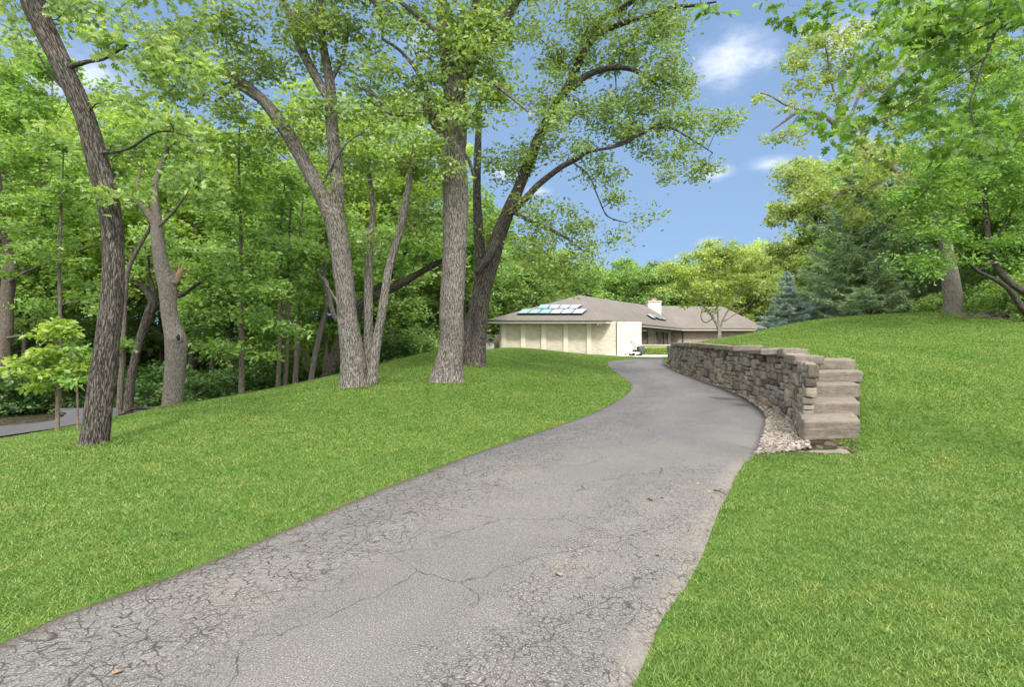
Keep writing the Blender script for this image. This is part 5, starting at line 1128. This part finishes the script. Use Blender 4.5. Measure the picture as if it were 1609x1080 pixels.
for Y0, dmin, hs in ((26, 3.4, .78), (31, 3.4, .9), (36, 3.6, .95), (42, 4.0, 1.05), (50, 4.6, 1.15), (60, 5.5, 1.3)):
    for tr in range(40):
        px = r3.uniform(-130, 735 if Y0 > 30 else 600); Y = Y0 + r3.uniform(-2, 2.5); x = float(at(px, 0, Y)[0])
        if not ok_spot(x, Y, dmin) or roadd(x, Y) < 3.0 or (x > -4.5 and Y < 31) or (x > -3 and Y > 33): continue
        placed.append((x, Y)); i = int(r3.integers(0, 3)); s = hs * r3.uniform(.85, 1.15)
        copy_thing(wood[i], (x, Y), r3.uniform(0, 6.28), (s * 1.05, s * 1.05, s)); cnt += 1
# behind the house
GH = 'round crowned green trees behind the house'; LH = 'round dense green tree standing behind the house'
h0 = tuple(at(1000, 0, 82)[:2])
hb = local_tree('broadleaf_tree', LH, h0, 13.5, 4.6, 84, LM_WOOD, BARK_THIN, LEAF_FAR, .38, 120, 1.05, 110, .1, GH, .2)
for px, Y, s in ((945,80,.92),(1045,84,1.0),(905,76,.95),(860,74,1.02),(815,72,1.05),(770,70,1.15),(730,66,1.2),(1090,86,1.05),(690,64,1.1),(970,92,1.05),(1025,95,1.0),(830,62,.82),(785,58,.82),(740,54,.85)):
    copy_thing(hb, at(px, 0, Y)[:2], r3.uniform(0, 6.28), (s, s, s * r3.uniform(.92, 1.05)))
GY_ = 'yellow green trees behind the far wing'; LY_ = 'yellow green tree behind the right end of the house'
y0 = tuple(at(1160, 0, 78)[:2])
yb = local_tree('broadleaf_tree', LY_, y0, 14.0, 4.8, 85, LM_YEL, BARK_THIN, LEAF_FAR, .36, 115, 1.05, 105, .1, GY_, .2)
for px, Y, s in ((1110,82,.95),(1205,80,1.05),(1235,74,1.05),(1185,90,1.25),(1270,72,1.1),(1140,95,1.1)):
    copy_thing(yb, at(px, 0, Y)[:2], r3.uniform(0, 6.28), (s, s, s))
GR_ = 'green trees behind the mound crest'; LR_ = 'leafy green tree behind the mound crest on the right'
for px, Y, s, i in ((1330,42,1.15,0),(1400,44,1.25,1),(1460,42,1.2,0),(1520,36,1.1,2),(1580,33,1.05,1),(1640,30,1.1,0),(1550,43,1.4,1),(1620,40,1.4,2),(1490,50,1.5,0),(1430,54,1.5,1),(1700,32,1.2,0),(1360,56,1.4,2),(1680,26,1.0,1),(1590,27,.62,1),(1540,29,.6,0),(1310,52,1.1,1)):
    copy_thing(wood[i], at(px, 0, Y)[:2], r3.uniform(0, 6.28), (s, s, s), LR_, GR_)
# undergrowth: shrubs one can count
def shrub(label, xy, rx, hgt, seed, mat, size, per, n, group, name='shrub'):
    rg = np.random.default_rng(seed); base = np.array([*xy, float(H(*xy))]); q = rg.normal(0, 1, (n, 3)); q /= np.linalg.norm(q, axis=1)[:, None]; q[:, 2] = np.abs(q[:, 2])
    cl = base + q * (rg.random(n) ** .4)[:, None] * [rx, rx, hgt] + [0, 0, .12]
    limbs = [np.array([[*(base - (0, 0, .2)), .03], [*(base + [math.cos(a) * rx * .3, math.sin(a) * rx * .3, hgt * .4]), .02], [*(base + [math.cos(a) * rx * .5, math.sin(a) * rx * .5, hgt * .7]), .01]]) for a in (0.3, 1.6, 2.9, 4.1, 5.3)]
    t = empty(name, base, label, 'shrub', group); grow(limbs, cl, rg).build('stems', BARK_THIN, t, base)
    gl = Geo()
    for c in cl: clump_leaves(gl, c, .42, per, size, LEAF_FAR, rg, .6, .9)
    gl.build('foliage', mat, t, base); return t
GS = 'dark shrubs on the woodland floor'; LS = 'dark leafy shrub in the shade under the left trees'
s0 = tuple(at(60, 0, 22.5)[:2])
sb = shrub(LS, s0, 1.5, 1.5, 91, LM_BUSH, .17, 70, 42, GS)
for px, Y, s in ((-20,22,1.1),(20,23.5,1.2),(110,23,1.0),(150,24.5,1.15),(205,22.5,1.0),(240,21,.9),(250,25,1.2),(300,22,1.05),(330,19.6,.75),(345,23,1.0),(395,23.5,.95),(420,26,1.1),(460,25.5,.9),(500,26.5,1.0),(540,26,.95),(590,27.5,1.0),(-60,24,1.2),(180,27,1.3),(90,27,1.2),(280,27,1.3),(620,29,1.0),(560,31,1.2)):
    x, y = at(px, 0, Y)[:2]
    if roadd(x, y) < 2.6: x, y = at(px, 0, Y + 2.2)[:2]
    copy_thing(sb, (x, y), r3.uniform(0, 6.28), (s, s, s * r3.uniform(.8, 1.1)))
GD = 'tall bushes deep in the wood'; LD = 'tall green bush deep in the shade of the left wood'
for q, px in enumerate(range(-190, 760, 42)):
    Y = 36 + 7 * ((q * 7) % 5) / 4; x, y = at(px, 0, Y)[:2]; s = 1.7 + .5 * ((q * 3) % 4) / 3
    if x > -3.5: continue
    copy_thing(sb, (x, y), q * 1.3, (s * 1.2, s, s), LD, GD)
GB = 'light green bushes between the oaks'; LB = 'light green bush behind the lawn crest between the oaks'
s1 = tuple(at(650, 0, 30)[:2])
sb2 = shrub(LB, s1, 1.7, 2.0, 92, LM_WOOD, .17, 75, 50, GB)
for px, Y, s in ((610,33,1.2),(670,34,1.1),(640,38,1.5),(690,40,1.3),(600,29,.8)): copy_thing(sb2, at(px, 0, Y)[:2], r3.uniform(0, 6.28), (s, s, s))
GC = 'low green bushes behind the mound crest'; LC = 'low leafy bush at the back edge of the mound'
for px, Y, s in ((1560,24,.45),(1590,23,.6),(1625,22.4,.7),(1660,21.6,.8),(1530,27.5,.6),(1470,29,.6),(1420,31,.55),(1580,26,.9),(1620,25,1.0)): copy_thing(sb2, at(px, 0, Y)[:2], r3.uniform(0, 6.28), (s, s, s), LC, GC)
# clipped hedge
hx0, hx1 = at(1008, 0, 43.2)[0], at(1049, 0, 43.2)[0]; hb_ = np.array([(hx0 + hx1) / 2, 43.2, float(H((hx0 + hx1) / 2, 43.2))]); rg = np.random.default_rng(93)
he = empty('hedge', hb_, 'low clipped bright green box hedge in front of the planter wall', 'hedge'); gl = Geo()
n = 5200; P = rg.uniform([hx0, 42.85, .55], [hx1, 43.55, 1.30], (n, 3)); f = rg.integers(0, 3, n); P[f == 0, 2] = 1.28 + rg.normal(0, .03, (f == 0).sum()); P[f == 1, 1] = 42.86 + rg.normal(0, .03, (f == 1).sum())
put_leaves(gl, P, rg.uniform(.06, .11, n), rg.normal(0, .6, (n, 3)) + [0, -.2, .7], LEAF_FAR, rg); gl.build('foliage', LM_YEL, he, hb_)
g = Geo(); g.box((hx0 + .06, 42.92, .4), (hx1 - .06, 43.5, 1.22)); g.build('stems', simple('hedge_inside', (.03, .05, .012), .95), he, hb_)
# fallen things: twig and dry leaves on the drive, branch by the wood, brush on the crest
def drive_pt(px, py): x, y = solve(px, py); return np.array([x, y, float(Dz(y)) + .03])
a_, b__ = drive_pt(1121, 775), drive_pt(1142, 783)
g = Geo(); P = np.array([a_, a_ * .6 + b__ * .4 + (0, 0, .012), b__]); g.tube(P, [.006, .008, .005], 6); g.tube(np.array([P[1], P[1] + (.05, .06, .01)]), [.005, .003], 5)
prop(g.build('twig', BARK_DARK, None, a_), 'dark broken twig lying on the driveway edge', 'twig')
lm = simple('dry_leaf', (.30, .19, .11), .8, .2, 0, .4, 20); dl = None
for q, (px, py) in enumerate([(1016,789),(1040,787),(1118,779),(824,777),(948,757),(957,748),(900,870),(872,882),(1100,764),(882,913),(1037,879),(175,1071),(326,1001)]):
    p = drive_pt(px, py)
    if dl is None:
        g = Geo(); put_leaves(g, np.array([[0, 0, 0.]]), np.array([.085]), np.array([[.3, .1, 1.]]), LEAF_OAK, rg); dl = g.build('dry_leaf', lm, None, (0, 0, 0)); o = dl
    else: o = dl.copy(); COL.objects.link(o)
    o.location = p; o.rotation_euler = (rg.normal(0, .3), rg.normal(0, .3), rg.uniform(0, 6.28)); s = rg.uniform(.5, 1.0); o.scale = (s, s, s)
    prop(o, 'small brown dry leaf lying on the asphalt driveway', 'dry leaf', 'dry leaves scattered on the driveway')
p0 = at(188, 655, 15.2); p0[2] = float(H(p0[0], p0[1])) + .05; p1 = at(236, 648, 15.9); p1[2] = float(H(p1[0], p1[1])) + .06
g = Geo(); P = spline([p0, p0 * .6 + p1 * .4 + (0, 0, .10), p1], .1); g.tube(P, np.linspace(.05, .025, len(P)), 8, rough=.3)
prop(g.build('fallen_branch', BARK_DARK, None, p0), 'dark fallen branch on the lawn edge left of the knotted tree', 'branch')
g = Geo(); rg = np.random.default_rng(95); c0 = at(1560, 0, 22.3)
for q in range(70):
    x, y = c0[0] + rg.normal(0, .9), c0[1] + rg.normal(0, .35); z = float(H(x, y)) + rg.uniform(.02, .22); a = rg.uniform(0, 6.28); l = rg.uniform(.3, .9); d = np.array([math.cos(a) * l, math.sin(a) * l * .5, rg.normal(0, .12)])
    g.tube(np.array([(x, y, z), np.array((x, y, z + .03)) + d * .5, np.array((x, y, z)) + d]), [.016, .013, .006], 5)
c0[2] = float(H(c0[0], c0[1])); prop(g.build('brush_pile', BARK_THIN, None, c0), 'low heap of dry brown twigs at the crest of the mound by the right edge', 'brush pile')
# ------------------------------------------------------------------ sky, sun, camera
SUN_EL, SUN_AZ = math.radians(52), math.radians(180 - 11)      # azimuth clockwise from +Y (the way the camera looks)
sd = np.array([math.sin(SUN_AZ) * math.cos(SUN_EL), math.cos(SUN_AZ) * math.cos(SUN_EL), math.sin(SUN_EL)])
w = bpy.data.worlds.new('World'); S.world = w; w.use_nodes = True
nt = w.node_tree; nt.nodes.clear(); b = NT(nt)
sky = b.n('ShaderNodeTexSky', sky_type='NISHITA'); sky.sun_disc = False
sky.sun_elevation = SUN_EL; sky.sun_rotation = SUN_AZ
sky.air_density = 1.6; sky.dust_density = 0.4; sky.ozone_density = 2.2
d = b.n('ShaderNodeTexCoord').outputs['Generated']
hi_ = b.n('ShaderNodeVectorMath', operation='NORMALIZE'); b.link(b.mapping(d, (1, 1, 0.75), (0, 0, 0.42)), hi_.inputs[0])
if 'Vector' in sky.inputs: b.link(hi_.outputs[0], sky.inputs['Vector'])
sx = b.n('ShaderNodeSeparateXYZ'); b.link(d, sx.inputs[0])
nz = b.noise(b.mapping(d, (1, 1, 2.2)), 9.0, 6, 0.6)[0]
nz2 = b.noise(b.mapping(d, (1, 1, 2.0)), 26.0, 5, 0.6)[0]
total = None
for px, py, rx, rz in ((1150,95,90,70),(1190,95,50,30),(1210,258,62,20),(1125,272,45,20),(1112,379,30,15),(795,270,45,22),(845,300,40,14),(660,60,60,40),(100,110,150,80),(1330,60,60,50)):
    c = at(px, py, 1.0) - [0, 0, CZ]; ln = np.linalg.norm(c); c = c / ln
    v = b.n('ShaderNodeVectorMath', operation='SUBTRACT'); b.link(d, v.inputs[0]); v.inputs[1].default_value = c
    mp = b.mapping(v.outputs[0], (F * ln / rx, F * ln / (rx * 2), F * ln / rz))
    l = b.n('ShaderNodeVectorMath', operation='LENGTH'); b.link(mp, l.inputs[0])
    k = b.mapr(l.outputs['Value'], 1.35, 0.0, 0, 1)
    total = k if total is None else b.math('MAXIMUM', total, k)
dens = b.math('MULTIPLY', total, b.math('ADD', b.math('MULTIPLY', nz, 1.3), b.math('MULTIPLY', nz2, 1.0)))
cl = b.mapr(dens, 0.46, 1.6, 0, 0.8, True)
fill_cloud = b.math('MULTIPLY', b.mapr(b.noise(b.mapping(d, (1, 1, 2)), 2.2, 6, 0.6)[0], 0.30, 0.44, 0, 0.95, True), b.mapr(b.math('SUBTRACT', sx.outputs[1], b.math('MULTIPLY', sx.outputs[2], 0.9)), 0.05, -0.35, 0, 1, True))   # unseen bright cloud added overhead and behind the viewer as neutral fill light
skc = b.mix(1.0, sky.outputs[0], (0.75, 0.735, 0.74), 'MULTIPLY')
c = b.mix(cl, skc, (4.6, 4.7, 5.1)); c = b.mix(fill_cloud, c, (11, 11.1, 11.4))
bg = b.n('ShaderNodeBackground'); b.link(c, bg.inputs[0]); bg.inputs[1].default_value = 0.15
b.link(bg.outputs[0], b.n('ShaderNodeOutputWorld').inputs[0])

sl = bpy.data.lights.new('sun', 'SUN'); sl.energy = 2.3; sl.angle = math.radians(9); sl.color = (1.0, 0.955, 0.88)
so_ = bpy.data.objects.new('sun', sl); COL.objects.link(so_)
so_.location = Vector(sd * 60); so_.rotation_euler = Vector(-sd).to_track_quat('-Z', 'Y').to_euler()

cd = bpy.data.cameras.new('camera'); cam = bpy.data.objects.new('camera', cd); COL.objects.link(cam)
cam.location = (0, 0, CZ); cam.rotation_euler = (math.pi / 2, 0, 0)
cd.sensor_width = 36; cd.lens = 36 * F / 1609; cd.clip_end = 3000; cd.clip_start = 0.05
S.camera = cam
S.view_settings.view_transform = 'Standard'; S.view_settings.look = 'None'; S.view_settings.gamma = 1.0; S.view_settings.exposure = 1.0
cy = S.cycles
cy.max_bounces = 8; cy.diffuse_bounces = 4; cy.glossy_bounces = 2; cy.transmission_bounces = 4; cy.transparent_max_bounces = 4
cy.use_denoising = True; cy.sample_clamp_indirect = 6.0
try: cy.denoiser = 'OPENIMAGEDENOISE'
except Exception: pass
S.render.use_persistent_data = False
